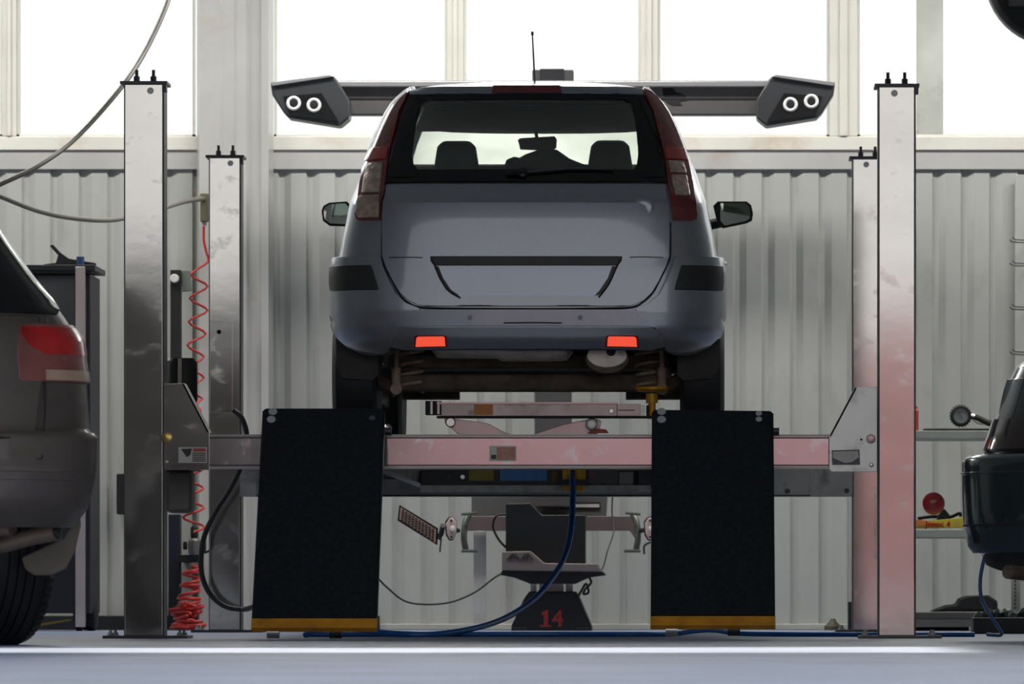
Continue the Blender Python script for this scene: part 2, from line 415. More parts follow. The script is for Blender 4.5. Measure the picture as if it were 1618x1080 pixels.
# warning label in the middle of the beam
obj('label_frame', pbox(773, 704, 816, 728, YN-.0025, .004), M_labelw, cb)
obj('label_panel', pbox(785, 706, 814, 726, YN-.004, .002), mat('faded_orange_print', (196, 135, 118), .5, noise=.3, nscale=60), cb)
obj('label_text_block', pbox(776, 718, 784, 725, YN-.004, .002), M_labelk, cb)
def carriage(side):
    if side < 0: pts = [(259, 606), (291, 605), (331, 682), (331, 742), (259, 742)]
    else: pts = [(1386, 611), (1351, 611), (1310, 688), (1310, 741), (1314, 745), (1386, 745)]
    p = obj('carriage_plate', pprism(pts, YN-.012, .012), M_plate if side > 0 else M_post, lift, bevel=.002)
    p['label'] = 'light grey steel carriage plate with a %s label' % ('red and black' if side < 0 else 'white')
    q = pts[1:3]
    e = [W(q[0][0], q[0][1], YN-.012), W(q[1][0], q[1][1], YN-.012)]
    bm = B(); d = Vector((0, .13, 0)); n = Vector((side*.004, 0, -.002))
    aprism(bm, [e[0], e[1], e[1]+n*2, e[0]+n*2], d); obj('folded_edge', bm, M_plate, p)
    bmb = pprism(pts, YN+.14, .008); obj('rear_plate', bmb, M_post, p)
    if side < 0:
        obj('button_cap', disc(264, 691, YN-.012, 8, .008), M_brass, p); obj('button_cap', disc(264, 729, YN-.012, 2.6, .004), M_bolt, p)
        obj('label_frame', pbox(282, 706, 327, 731, YN-.014, .002), M_labelw, p)
        obj('label_panel', pbox(305, 708, 325, 713, YN-.0155, .002), M_labelr, p)
        bm = B()
        for r in range(5): pbox(304, 715+r*3, 325, 716.6+r*3, YN-.0155, .002, bm)
        obj('label_text_block', bm, M_labelk, p)
        obj('label_pictogram', pprism([(286, 709), (303, 708), (301, 718), (295, 722), (291, 716)], YN-.0155, .002), M_labelk, p)
    else:
        obj('button_cap', disc(1376, 693, YN-.012, 7.5, .006), M_pink, p); obj('button_cap', disc(1377, 734, YN-.012, 3.5, .004), M_bolt, p); obj('button_cap', disc(1361, 694, YN-.012, 1.8, .003), M_labelk, p)
        bm = pprism([(1314, 711), (1358, 710), (1359, 734), (1315, 734)], YN-.0135, .002); obj('label_frame', bm, M_edge, p)
        bm = pprism([(1316, 713), (1356, 712), (1357, 722), (1345, 730), (1335, 731), (1316, 723)], YN-.015, .002); obj('label_panel', bm, M_labelw, p)
carriage(-1); carriage(1)
# far crossbeam
a = W(379, 782, YB); b = W(1348, 736, YB)
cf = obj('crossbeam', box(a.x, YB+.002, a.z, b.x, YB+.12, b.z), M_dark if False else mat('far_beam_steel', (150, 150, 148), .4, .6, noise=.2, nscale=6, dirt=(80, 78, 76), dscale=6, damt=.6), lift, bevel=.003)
obj('beam_flange', box(a.x, YB-.004, a.z-.006, b.x, YB+.13, a.z), M_edge, cf)
for px0, px1 in ((379, 405), (1280, 1346)):
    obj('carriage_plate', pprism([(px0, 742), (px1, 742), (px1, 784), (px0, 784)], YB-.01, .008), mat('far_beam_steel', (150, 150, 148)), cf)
for px in (1338, 1244): obj('bolt_head', disc(px, 775, YB-.01, 4, .01), M_edge, cf)
# runways (box section rails) and their ramps
RW = {-1: (-1.81, -1.302), 1: (-.192, .312)}
RZ0, RZ1 = .705, .845
for side in (-1, 1):
    x0, x1 = RW[side]
    bm = B(); abox(bm, x0, .16, RZ1-.02, x1, 5.0, RZ1); abox(bm, x0, .16, RZ0, x0+.06, 5.0, RZ1-.02); abox(bm, x1-.06, .16, RZ0, x1, 5.0, RZ1-.02)
    for yy in (1.2, 2.2, 3.2, 4.2): abox(bm, x0+.06, yy, RZ0+.03, x1-.06, yy+.06, RZ1-.02)
    r = obj('runway', bm, mat('runway_steel', (92, 90, 86), .5, .5, noise=.3, nscale=5, dirt=(50, 48, 46), dscale=4, damt=.7), lift, bevel=.003)
    obj('wheel_stop', box(x0, 4.9, RZ1, x1, 4.96, RZ1+.12), M_dark, r)
    # ramp: hangs from the runway end down to the floor, coming toward the viewer
    T = (W(415, 645, -.10), W(608, 645, -.10)) if side < 0 else (W(1030, 647, -.10), W(1222, 649, -.10))
    Bt = (W(397, 991, -.80), W(595, 991, -.80)) if side < 0 else (W(1028, 987, -.80), W(1225, 987, -.80))
    def at(u, v): return T[0].lerp(T[1], u).lerp(Bt[0].lerp(Bt[1], u), v)
    nrm = (T[1]-T[0]).cross(Bt[0]-T[0]).normalized()
    if nrm.y > 0: nrm = -nrm
    bm = B(); rc = .012
    # plate with rounded top corners
    out = [at(0, .955), at(1, .955), at(1, .02), at(.985, .004), at(.97, 0), at(.03, 0), at(.015, .004), at(0, .02)]
    aprism(bm, [p for p in out], -nrm*.012)
    rp = obj('ramp', bm, M_deck, lift, smooth=20)
    bm = B()
    for v0 in [i/26*.93+.02 for i in range(26)]:
        pass
    obj('side_rail', aprism(aprism(B(), [at(0, .01), at(.012, .01), at(.012, .955), at(0, .955)], -nrm*.06), [at(.988, .01), at(1, .01), at(1, .955), at(.988, .955)], -nrm*.06), M_dark, rp)
    obj('safety_edge', aprism(B(), [at(-.002, .958), at(1.002, .958), at(1.002, 1), at(-.002, 1)], -nrm*.03), M_yellow, rp, bevel=.002)
    for (u, v) in (((.085, .015), (.075, .051)) if side < 0 else ((.08, .008), (.08, .046))):
        bm = lathe(at(u, v)-nrm*.004, nrm, [(0, .019), (.006, .018), (.007, 0)], 20); obj('slot_plug', bm, mat('slot_grey', (175, 180, 180), .4), rp)
    if side > 0:
        for (u, v) in ((.88, .012), (.88, .04)):
            bm = lathe(at(u, v)-nrm*.004, nrm, [(0, .014), (.006, .013), (.007, 0)], 20); obj('slot_plug', bm, mat('slot_grey', (175, 180, 180), .4), rp)
    else:
        obj('slot_plug', lathe(at(.90, .045)-nrm*.004, nrm, [(0, .014), (.006, .013), (.007, 0)], 20), mat('slot_dim', (80, 84, 84), .4), rp)
    # small wheels under the lip and hinge knuckles
    for u in (.12, .62):
        obj('ramp_roller', lathe(at(u, .985)-nrm*.045+Vector((0, 0, -.004)), (1, 0, 0), [(0, .026), (.05, .026), (.05, 0)], 14), M_bolt if u < .3 else M_dark, rp)
    xh = T[1].x if side < 0 else T[0].x
    for u in (.1, .4, .7, .93): obj('hinge', lathe( (T[0].x+(T[1].x-T[0].x)*u, -.03, RZ1+.015), (1, 0, 0), [(0, .016), (.06, .016), (.06, 0)], 10), M_edge, rp)
    obj('hinge_bracket', box(T[0].x+.03, -.10, RZ1-.0, T[1].x-.03, .2, RZ1+.015), M_dark, rp)
# hydraulic power unit on the near left post and the lock lever
pu = obj('motor', lathe(W(289, 640, .62), (0, 0, 1), [(0, .05), (.02, .062), (.18, .062), (.20, .05), (.2, 0)], 24), M_rubber, lift); pu['label'] = 'black round electric motor'
obj('motor', lathe(W(275, 640, .70), (0, 0, 1), [(0, .03), (.19, .03), (.2, .02), (.2, 0)], 20), M_black, lift)
obj('motor_cover_strip', pbox(281, 566, 287, 608, .54, .01), M_post, pu)
pt = obj('oil_tank', box(W(262, 0, .40).x, .40, W(0, 810, .40).z, W(303, 0, .40).x, .58, W(0, 742, .40).z), mat('oil_tank_plastic', (110, 108, 104), .5, .2), lift, bevel=.02)
obj('power_unit_arm', box(W(258, 0, .2).x-.01, .15, .95, W(258, 0, .2).x+.02, .74, 1.0), M_dark, lift)
obj('power_unit_arm', box(W(262, 0, .7).x-.05, .5, .69, W(303, 0, .62).x, .74, .99), M_dark, lift, bevel=.01)
obj('power_unit_bracket', box(W(258, 0, .2).x, .10, W(0, 742, .4).z, W(306, 0, .4).x, .8, W(0, 726, .4).z), M_dark, lift)

# ------------------------------------------------------------------ rolling jacks between the runways
def jack(Y, near):
    t = thing('rolling_jack', (-.75, Y+.2, RZ0), 'raised rolling jack with pinkish scissor arms, holding the car by a yellow pad' if near else 'lowered rolling jack with yellow and blue stickers, seen under the front crossbeam', 'jack')
    sp = lambda a, b, c, d, dep=.06, y=Y: pbox(a, b, c, d, y, dep)
    if near:
        obj('jack_frame', abox(box(-1.30, Y, .742, -.194, Y+.06, .80), -1.30, Y+.35, .742, -.194, Y+.41, .80), M_dark, t, bevel=.004)
        arm = [(702, 658), (716, 661), (770, 668), (800, 684), (850, 700), (840, 712), (760, 706), (722, 684), (703, 668)]
        obj('scissor_arm', pprism(arm, Y+.02, .03), M_pink, t, bevel=.003)
        arm = [(938, 661), (930, 662), (890, 670), (848, 684), (800, 702), (820, 712), (880, 706), (946, 684), (950, 664)]
        obj('scissor_arm', pprism(arm, Y+.06, .03), M_pink, t, bevel=.003)
        obj('pivot_pin', disc(712, 667, Y+.02, 8, .02), M_bolt, t); pp = obj('pivot_pin', disc(935, 670, Y+.06, 9.5, .05), M_white, t)
        obj('pin_ring', lathe(W(935, 670, Y+.01), (0, -1, 0), [(0, .014), (.003, .014), (.003, .0)]), M_alu, pp)
        obj('red_catch', pprism([(928, 684), (938, 676), (958, 678), (962, 684)], Y+.04, .01), M_labelr, t)
        b = obj('lift_beam', pbox(697, 638, 975, 657, Y-.02, .10), mat('worn_jack_steel', (150, 136, 134), .3, .75, noise=.2, nscale=9, dirt=(90, 76, 74), dscale=12, damt=.6), t, bevel=.002); b['label'] = 'narrow steel lifting beam with an orange sticker'
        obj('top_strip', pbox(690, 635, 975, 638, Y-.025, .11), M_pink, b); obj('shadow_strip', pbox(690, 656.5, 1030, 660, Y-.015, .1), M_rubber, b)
        obj('orange_sticker', pbox(749, 638, 779, 655, Y-.022, .003), M_orange, b)
        obj('bolt', disc(966, 649, Y-.02, 4, .006), M_bolt, b)
        e = obj('beam_extension', pbox(975, 638, 1012, 658, Y-.012, .08), mat('extension_steel', (200, 178, 174), .4, .5), t, bevel=.002)
        obj('scratch_mark', pbox(977, 647, 1003, 648.5, Y-.0135, .002), M_labelk, e)
        for px in (1014, 1021): obj('end_block', pbox(px, 640, px+4, 658, Y-.01, .07), M_rubber if px > 1015 else M_alu, t, bevel=.002)
        obj('end_block', pbox(672, 633, 697, 655, Y-.01, .08), M_rubber, t, bevel=.002)
        for px in (680, 691): obj('guide_strip', pbox(px, 634, px+3.5, 654, Y-.016, .01), M_alu, t)
        c = W(1030, 640, Y+.02); z2 = W(0, 614, Y+.02).z
        obj('pad_riser', lathe(c+Vector((0, .02, -.06)), (0, 0, 1), [(0, .017), (.07, .017), (.07, .027), (z2-c.z+.04, .026)], 20), M_pad, t)
        obj('pad_disc', lathe((c.x, c.y+.02, z2-.014), (0, 0, 1), [(0, .03), (.003, .06), (.012, .073), (.022, .073), (.022, 0)], 24), M_pad, t)
        zt = z2
        # second pad, hidden behind the beam, symmetrical
        c = W(648, 640, Y+.02)
        obj('hose_fitting', lathe(W(612, 676, .9), (0, -1, 0), [(0, .02), (.03, .018), (.05, .008), (.05, 0)], 12), M_bolt, t)
    else:
        obj('jack_frame', abox(box(-1.30, Y, .688, -.194, Y+.05, .765), -1.30, Y+.35, .688, -.194, Y+.41, .765), mat('jack_body_dark', (62, 62, 66), .45, .4, noise=.2), t, bevel=.004)
        obj('base_rail', pbox(664, 766, 1028, 777, Y-.03, .05), mat('dusty_rail', (190, 190, 180), .5, .1, noise=.3, nscale=20, dirt=(190, 190, 180), dscale=20, damt=.6), t, bevel=.002)
        for px0, px1, m in ((741, 780, M_ylab), (790, 864, M_blue)):
            obj('sticker', pbox(px0, 742, px1, 759, Y-.004, .005), m, t)
        obj('bolt', disc(731, 753, Y, 4, .01), M_bolt, t); obj('bolt', disc(709, 753, Y, 5.5, .003), M_edge, t)
        for px, r in ((895, 6.5), (917, 8.5)):
            c = W(px, 762, Y-.09)
            obj('pad_riser', lathe(c, (0, 0, 1), [(-.04, r*.75/S(Y)), (0, r*.75/S(Y)), (0, r/S(Y)), (.07, r/S(Y)), (.07, 0)], 18), M_pad, t)
        obj('pad_holder', pbox(885, 757, 928, 766, Y-.13, .13), M_dark, t)
        obj('hose_fitting', pbox(872, 744, 880, 761, Y-.02, .03), mat('dull_brass', (110, 90, 40), .5, .5), t)
        obj('grey_panel', pbox(930, 742, 976, 765, Y-.01, .012), mat('violet_grey', (98, 92, 98), .5, .2), t)
        obj('red_mark', pprism([(933, 752), (937, 745), (940, 746), (936, 753)], Y-.012, .003), M_labelr, t)
        obj('white_block', pbox(978, 745, 1001, 766, Y-.02, .05), mat('dull_white', (150, 152, 146), .5), t, bevel=.004); obj('black_block', pbox(1002, 744, 1009, 764, Y-.01, .05), M_rubber, t)
jack(1.62, True); jack(3.4, False)

# ------------------------------------------------------------------ car bodies: rings stacked in height
class Skin:
    """tab rows: z, half width, rear y, front y. Local space: +y is forward, x=0 the centre line."""
    def __init__(s, tab, Lr=.38, Lf=.7, n=4., nf=3.):
        s.tab = sorted(tab); s.Lr, s.Lf, s.n, s.nf = Lr, Lf, n, nf
    def p(s, z): return interp(s.tab, z)
    def rear(s, x, z):
        w, yr, yf = s.p(z); u = min(abs(x)/w, 1.)
        L = min(s.Lr, (yf-yr)*.45)
        return yr+L*(1-(1-u**s.n)**(1/s.n))
    def half(s, z, nside=24):
        w, yr, yf = s.p(z); L = min(s.Lr, (yf-yr)*.45); Lf = min(s.Lf, (yf-yr)*.45); pts = []
        for u in (0, .12, .24, .36, .48, .60, .70, .76, .82, .87, .91): pts.append((w*u, yr+L*(1-(1-u**s.n)**(1/s.n))))
        v0 = 1-(1-.91**s.n)**(1/s.n)
        for i in range(1, 9):
            v = v0+(1-v0)*i/8; u = (1-(1-v)**s.n)**(1/s.n) if v < 1 else 1.
            pts.append((w*u, yr+L*v))
        a, b = yr+L, yf-Lf
        for i in range(1, nside): pts.append((w*(1+.0*i), a+(b-a)*i/nside))
        for i in range(0, 9):
            v = 1-i/8; u = (1-(1-v)**s.nf)**(1/s.nf)
            # front corner
            ang = i/8; vv = ang; uu = (1-vv**s.nf)**(1/s.nf)
            pts.append((w*uu if i < 8 else 0.0, b+Lf*vv)) if i != 8 else None
        for u in (.6, .4, .2, 0): pts.append((w*u*.75, b+Lf*(1-(1-(1-(u*.75)**s.nf)**(1/s.nf)))))
        return pts
def body_mesh(sk, zs, skip):
    bm = B(); V = []
    for z in zs:
        h = sk.half(z); ring = [bm.verts.new((x, y, z)) for x, y in h] + [bm.verts.new((-x, y, z)) for x, y in h[-2:0:-1]]
        V.append(ring)
    n = len(V[0])
    for i in range(len(V)-1):
        for k in range(n):
            k2 = (k+1) % n
            c = (V[i][k].co+V[i][k2].co+V[i+1][k].co+V[i+1][k2].co)/4
            if skip(c, sk): continue
            bm.faces.new((V[i][k], V[i][k2], V[i+1][k2], V[i+1][k]))
    if not skip(V[-1][0].co+Vector((0, 0, 9)), sk): bm.faces.new(V[-1])
    loose = [v for v in bm.verts if not v.link_faces]
    bmesh.ops.delete(bm, geom=loose, context='VERTS')
    return bm
def patch(sk, rows, off, ncol=14, sub=4, thick=.012):
    """rows: (z, xl, xr); a piece lying on the skin, off = distance outside, with its own thickness"""
    R = []
    for a, b in zip(rows, rows[1:]):
        for k in range(sub): t = k/sub; R.append(tuple(p+(q-p)*t for p, q in zip(a, b)))
    R.append(rows[-1])
    def P(x, z, o):
        e = .004; y = sk.rear(x, z)
        w = sk.p(z)[0]
        dx = (sk.rear(max(-w*.999, min(w*.999, x+e)), z)-sk.rear(max(-w*.999, min(w*.999, x-e)), z))/(2*e); dz = (sk.rear(x, z+e)-sk.rear(x, z-e))/(2*e)
        n = Vector((dx, -1, dz)).normalized(); return Vector((x, y, z))+n*o
    bm = B()
    Fr = [[bm.verts.new(P(xl+(xr-xl)*i/ncol, z, off)) for i in range(ncol+1)] for z, xl, xr in R]
    Bk = [[bm.verts.new(P(xl+(xr-xl)*i/ncol, z, off-thick)) for i in range(ncol+1)] for z, xl, xr in R]
    for i in range(len(R)-1):
        for k in range(ncol):
            bm.faces.new((Fr[i][k], Fr[i][k+1], Fr[i+1][k+1], Fr[i+1][k])); bm.faces.new((Bk[i][k], Bk[i+1][k], Bk[i+1][k+1], Bk[i][k+1]))
        bm.faces.new((Fr[i][0], Fr[i+1][0], Bk[i+1][0], Bk[i][0])); bm.faces.new((Fr[i][-1], Bk[i][-1], Bk[i+1][-1], Fr[i+1][-1]))
    for r in (0, -1):
        for k in range(ncol): bm.faces.new((Fr[r][k], Bk[r][k], Bk[r][k+1], Fr[r][k+1]))
    return bm

# --- the hatchback on the lift
CX, CY = -.747, 1.2
car = thing('hatchback_car', (CX, CY, RZ1), 'blue-grey hatchback raised on the four-post lift, seen from behind', 'car')
raw = [(553, 258, .07, 3.70), (545, 276, .055, 3.76), (532, 293, .04, 3.80), (515, 301, .032, 3.83), (490, 304, .03, 3.84), (460, 305, .034, 3.84), (430, 305, .037, 3.83), (412, 302, .040, 3.82),
       (404, 300, .041, 3.8), (387, 297, .0425, 3.77), (370, 294, .045, 3.74), (357, 291, .0465, 3.7), (345, 288, .0485, 3.6), (327, 285, .052, 3.3), (321, 283.5, .055, 3.04), (316, 283, .062, 3.02), (290, 273, .135, 2.93), (264, 264, .19, 2.83),
       (233, 250, .255, 2.68), (205, 239, .31, 2.57), (179, 227, .36, 2.44), (165, 219, .385, 2.38), (155, 212, .40, 2.34), (145, 201, .415, 2.24), (139, 191, .43, 2.12), (135.5, 181, .46, 2.02), (132.5, 166, .58, 1.9), (130, 132, .78, 1.75), (128.6, 80, 1.0, 1.6)]
tab = []
for py, hw, dy, yf in raw:
    s = S(CY+dy); tab.append((CH+(VY-py)/s-RZ1, hw/S(CY+dy+.28), dy, yf))
sk = Skin(tab)
def q(px, py):
    """photo position on the car's rear -> local x, z"""
    Y = CY+.1
    for _ in range(6):
        p = W(px, py, Y); x = p.x-CX; z = p.z-RZ1
        w_ = sk.p(z)[0]; x = max(-w_*.998, min(w_*.998, x)); Y = CY+sk.rear(x, z)
    return x, z
def qr(rows): return [(q((a+b)/2, py)[1], q(a, py)[0], q(b, py)[0]) for py, a, b in rows]
zs = []
for a, b in zip(sk.tab, sk.tab[1:]):
    kk = 2 if b[0]-a[0] > .05 else 1
    for i in range(kk): zs.append(a[0]+(b[0]-a[0])*i/kk)
zs.append(sk.tab[-1][0])
zg0, zg1 = q(836, 283)[1], q(836, 158)[1]
zwh = RW  # runway extents
WR = .305
WYS = (.62, 3.05)      # wheel centres along the car
def skip(c, s):
    if c.z > 5: return False
    w_, yr, yf = s.p(c.z)
    if zg0 < c.z < zg1:
        if c.y < yr+.25 and abs(c.x) < w_*.79: return True      # rear window
        if c.y > yf-.45 and abs(c.x) < w_*.90: return True       # windscreen
        if .62 < c.y < yf-.75 and abs(c.x) > w_*.9 and not (1.42 < c.y < 1.55): return True   # side windows
    for wy in WYS:
        if (c.y-wy)**2+(c.z-WR)**2 < .36**2 and abs(c.x) > .5: return True
    return False
def lp(*a, **k):   # part in the car's space
    return obj(*a, local=True, **k)
bodyo = lp('body_shell', body_mesh(sk, zs, skip), None, parent=car, smooth=50, solid=.02, mats=[M_paint, M_int])
# sills between the wheels and the floor pan
for sx in (-1, 1):
    lp('sill', box(min(sx*.72, sx*.84), 1.0, .22, max(sx*.72, sx*.84), 2.7, .46), M_paint, parent=car, bevel=.02)
lp('floor_pan', box(-.62, .55, .34, .62, 3.4, .40), M_under, parent=car, bevel=.01)
# tailgate
tgr = [(290, 607, 1053), (310, 605, 1055), (321, 605, 1056)]
tg = lp('tailgate', patch(sk, qr([(291, 610, 1052), (318, 607, 1055)]), .006, 24), M_paint, parent=car, bevel=.003); tg['label'] = 'tailgate panel under the rear window'
lp('tailgate_skin', patch(sk, qr([(321, 606, 1056), (360, 605, 1057), (404, 605, 1057), (420, 610, 1052), (445, 622, 1040), (462, 632, 1030), (474, 645, 1018), (481, 658, 1004), (484, 672, 990)]), .016, 28, 3, .02), M_paint, parent=tg, bevel=.005)
lp('tailgate_crease', patch(sk, qr([(317, 607, 1055), (319.5, 606.5, 1055.5), (322, 606, 1056)]), .012, 24, 2, .015), M_paint, parent=tg)
def surfline(pts, r, off, m, name, parent, seg=6):
    P = []
    for px, py in pts:
        x, z = q(px, py); P.append(Vector((x, sk.rear(x, z)-off, z)))
    return lp(name, tube(cr(P, 5), r, seg), m, parent=parent)
surfline([(605, 352), (604, 400), (609, 420), (621, 446), (632, 466), (645, 478), (662, 485), (700, 487), (836, 488), (960, 487), (1000, 485), (1016, 477), (1031, 463), (1042, 443), (1054, 418), (1059, 402), (1059, 352)], .0045, .012, M_rubber, 'panel_gap', bodyo)
# plate recess: dark bar, side pockets, flat plate bed
lp('plate_bar', patch(sk, qr([(405, 680, 983), (413, 681, 982), (420, 686, 976)]), .020, 16, 3, .03), M_black, parent=tg, bevel=.003)
lp('plate_bed', patch(sk, qr([(421, 694, 968), (440, 700, 962), (458, 712, 950), (468, 724, 938)]), .0175, 16, 3, .01), mat('plate_bed_paint', (122, 130, 142), .22, .5, coat=1., noise=.05, nscale=4), parent=tg)
surfline([(682, 408), (690, 425), (701, 448), (711, 461), (728, 471)], .004, .018, M_rubber, 'recess_edge', tg)
surfline([(981, 408), (973, 425), (963, 447), (955, 459), (946, 470)], .004, .018, M_rubber, 'recess_edge', tg)
lp('recess_side', patch(sk, qr([(421, 686, 693), (440, 694, 701), (458, 705, 713), (467, 718, 726)]), .019, 3, 3, .01), M_trim, parent=tg)
lp('recess_side', patch(sk, qr([(421, 967, 976), (440, 960, 968), (458, 948, 956), (467, 940, 946)]), .019, 3, 3, .01), M_trim, parent=tg)
surfline([(615, 407), (640, 406.5), (668, 407)], .0022, .017, M_trim, 'swage_line', tg); surfline([(995, 406.5), (1020, 406), (1048, 407)], .0022, .017, M_trim, 'swage_line', tg)
# small dent near the top right of the tailgate
x, z = q(1016, 328)
lp('dent', lathe((x, sk.rear(x, z)-.012, z), (0, -1, 0), [(-.004, .05), (.003, .035), (.001, .012), (0, 0)], 24), M_paint, parent=tg)
# spoiler lip and brake light
lp('roof_spoiler', patch(sk, qr([(139.5, 651, 1022), (144, 649, 1024), (150, 649, 1024)]), .012, 24, 3, .03), M_paint, parent=car, bevel=.008)
lp('high_brake_light', patch(sk, qr([(139.5, 779, 886), (149.5, 777, 888)]), .018, 10, 2, .02), M_red, parent=car, bevel=.002)
# rear window
rw = lp('rear_window', patch(sk, qr([(154, 660, 1010), (200, 640, 1030), (240, 628, 1040), (283, 620, 1048)]), .008, 16, 4, .004), M_glass, parent=car)
bmf = B()
def frit(rows):
    b2 = patch(sk, qr(rows), .012, 8, 6, .008); me = bpy.data.meshes.new('tmp'); b2.to_mesh(me); b2.free(); bmf.from_mesh(me); bpy.data.meshes.remove(me)
frit([(149, 650, 1020), (152, 648, 1022), (159, 646, 1025)])
frit([(159, 646, 680), (168, 641, 666), (190, 634, 659), (215, 628, 655), (245, 621, 652), (262, 616, 654), (272, 614, 662), (282, 612, 690)])
frit([(159, 984, 1026), (168, 998, 1028), (190, 1003, 1033), (215, 1006, 1038), (245, 1008, 1045), (262, 1006, 1048), (272, 1000, 1050), (282, 975, 1053)])
frit([(270, 613, 1050), (281, 611, 1051), (289, 610, 1053)])
lp('window_border', bmf, M_frit, parent=rw)
# wiper
def sp_(px, py, off):
    x, z = q(px, py); return Vector((x, sk.rear(x, z)-off, z))
lp('rear_wiper', atube(tube([sp_(832, 272, .03), sp_(900, 266, .03), sp_(970, 267, .03)], .006, 6), [sp_(800, 274, .025), sp_(832, 272, .04)], .012, 8), M_black, parent=car)
lp('wiper_hub', lathe(sp_(826, 274, .0), (0, -1, 0), [(0, .028), (.03, .024), (.04, .014), (.04, 0)], 18), M_black, parent=car)
# tail lamps: tall on the pillars
for sx in (-1, 1):
    def mir(rows):
        return rows if sx < 0 else [(y, 1664-b, 1664-a) for y, a, b in rows]
    base = [(143, 642, 650), (150, 635, 648), (165, 622, 642), (180, 612, 634), (205, 600, 628), (230, 590, 621), (255, 581, 615), (290, 573, 611), (320, 568, 605), (338, 566, 603), (346, 567, 603), (349, 572, 603)]
    nm = lp('tail_lamp', patch(sk, qr(mir(base)), .020, 8, 4, .035), M_red, parent=car, bevel=.004)
    nm['label'] = 'tall red tail lamp with clear lenses on the %s pillar' % ('left' if sx < 0 else 'right')
    lp('brake_lens', patch(sk, qr(mir([(238, 589, 617), (257, 583, 613)])), .026, 6, 3, .01), M_redb, parent=nm, bevel=.002)
    if sx < 0:
        lp('clear_lens', patch(sk, qr([(262, 586, 608), (285, 580, 605), (310, 576, 602)]), .027, 6, 5, .01), M_clear, parent=nm, bevel=.003)
        lp('clear_lens', patch(sk, qr([(314, 571, 602), (335, 568, 602), (345, 571, 601)]), .027, 6, 5, .01), M_clear, parent=nm, bevel=.004)
    else:
        lp('clear_lens', patch(sk, qr([(259, 1053, 1075), (278, 1057, 1080)]), .027, 6, 5, .01), M_clear, parent=nm, bevel=.003)
        lp('clear_lens', patch(sk, qr([(281, 1058, 1080), (300, 1061, 1084), (314, 1065, 1087)]), .027, 6, 5, .01), M_clear, parent=nm, bevel=.003)
    # bright metal pillar edge beside the lamp
    # black bumper corner strip
    st = [(421, 533, 590), (432, 532, 594), (446, 532, 598), (457, 533, 601), (459, 538, 601)]
    lp('rubbing_strip', patch(sk, qr(mir(st)), .036, 14, 3, .03), M_trim, parent=car, bevel=.004)
    # lit reflector
    rf = lp('lower_lamp_surround', patch(sk, qr(mir([(526.5, 661, 703), (529, 657, 707), (542, 656, 708)])), .046, 6, 2, .04), mat('deep_red_surround', (120, 10, 12), .2, coat=1.), parent=car, bevel=.002)
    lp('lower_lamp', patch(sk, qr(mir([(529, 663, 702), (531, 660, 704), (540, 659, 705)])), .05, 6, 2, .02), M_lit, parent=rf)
    # mudflap
    fl = [(598, 540, 600)] if sx < 0 else None
    xx0, xx1 = (-.845, -.655)
    pts = [(xx0, .50), (xx0+.005, .34), (xx0+.03, .285), (xx1-.03, .275), (xx1, .30), (xx1, .55)]
    lp('mudflap', aprism(B(), [((p[0] if sx < 0 else -p[0]), .30, p[1]) for p in pts], (0, .02, 0)), M_mudflap, parent=car, bevel=.004)
# bumper as one wrapped shell
def shell_band(rows, off, thick, x_end=.9995):
    """rows (py) ; band from side to side incl. corners"""
    bm = B(); F_, K_ = [], []
    for py in rows:
        z = q(836, py)[1]; w_, yr, yf = sk.p(z)
        h = sk.half(z)[:19+3]
        line = [(-x, y) for x, y in h[::-1]][:-1]+h
        n = len(line); ff, kk = [], []
        for i in range(n):
            a = Vector(line[max(0, i-1)]); b = Vector(line[min(n-1, i+1)]); t = (b-a).normalized(); nn = Vector((t.y, -t.x))
            o = off(py)
            ff.append(bm.verts.new((line[i][0]+nn.x*o, line[i][1]+nn.y*o, z))); kk.append(bm.verts.new((line[i][0]+nn.x*(o-thick), line[i][1]+nn.y*(o-thick), z)))
        F_.append(ff); K_.append(kk)
    for G in (F_, K_):
        for a, b in zip(G, G[1:]):
            for i in range(len(a)-1): bm.faces.new((a[i], a[i+1], b[i+1], b[i]))
    for i in range(len(F_[0])-1):
        for r in (0, -1): bm.faces.new((F_[r][i], F_[r][i+1], K_[r][i+1], K_[r][i]))
    return bm
def skipb(c): return False
boff = lambda py: .008 if py < 409 else (.022 if py < 414 else .03)
bump = lp('bumper', patch(sk, qr([(489.5, 650, 1016), (500, 640, 1026), (512, 632, 1034)]), .0295, 26, 3, .025), M_paint, parent=car, smooth=60)
# bumper corners climb beside the tailgate
for sx in (-1, 1):
    mir = lambda rows: rows if sx < 0 else [(y, 1668-b, 1668-a) for y, a, b in rows]
    rows = [(407, 532, 603), (410, 531, 605), (420, 531, 607), (446, 531, 618), (466, 531, 628), (480, 531, 644), (488, 531, 664), (500, 531, 662), (512, 533, 640), (525, 538, 627), (540, 556, 622), (548, 572, 616), (552, 588, 606)]
    lp('bumper_corner', patch(sk, qr(mir(rows)), .030, 18, 4, .03), M_paint, parent=bump, bevel=.006, smooth=60)
    lp('parking_sensor', lathe(sp_(743 if sx < 0 else 917, 502, .03), (0, -1, 0), [(0, .0105), (.003, .0105), (.004, .008), (.004, 0)], 16), mat('sensor_grey', (150, 156, 162), .3), parent=bump)
lp('bumper_valance', patch(sk, qr([(514, 640, 1026), (518, 630, 1036), (530, 622, 1043), (540, 618, 1046), (545, 640, 1030)]), .040, 28, 4, .03), M_paint, parent=bump, bevel=.008, smooth=60)
lp('bumper_step', patch(sk, qr([(509, 636, 1030), (515, 632, 1034)]), .030, 28, 2, .03), M_paint, parent=bump)
surfline([(796, 510.5), (840, 510), (888, 510.5)], .003, .031, M_rubber, 'bumper_slot', bump)
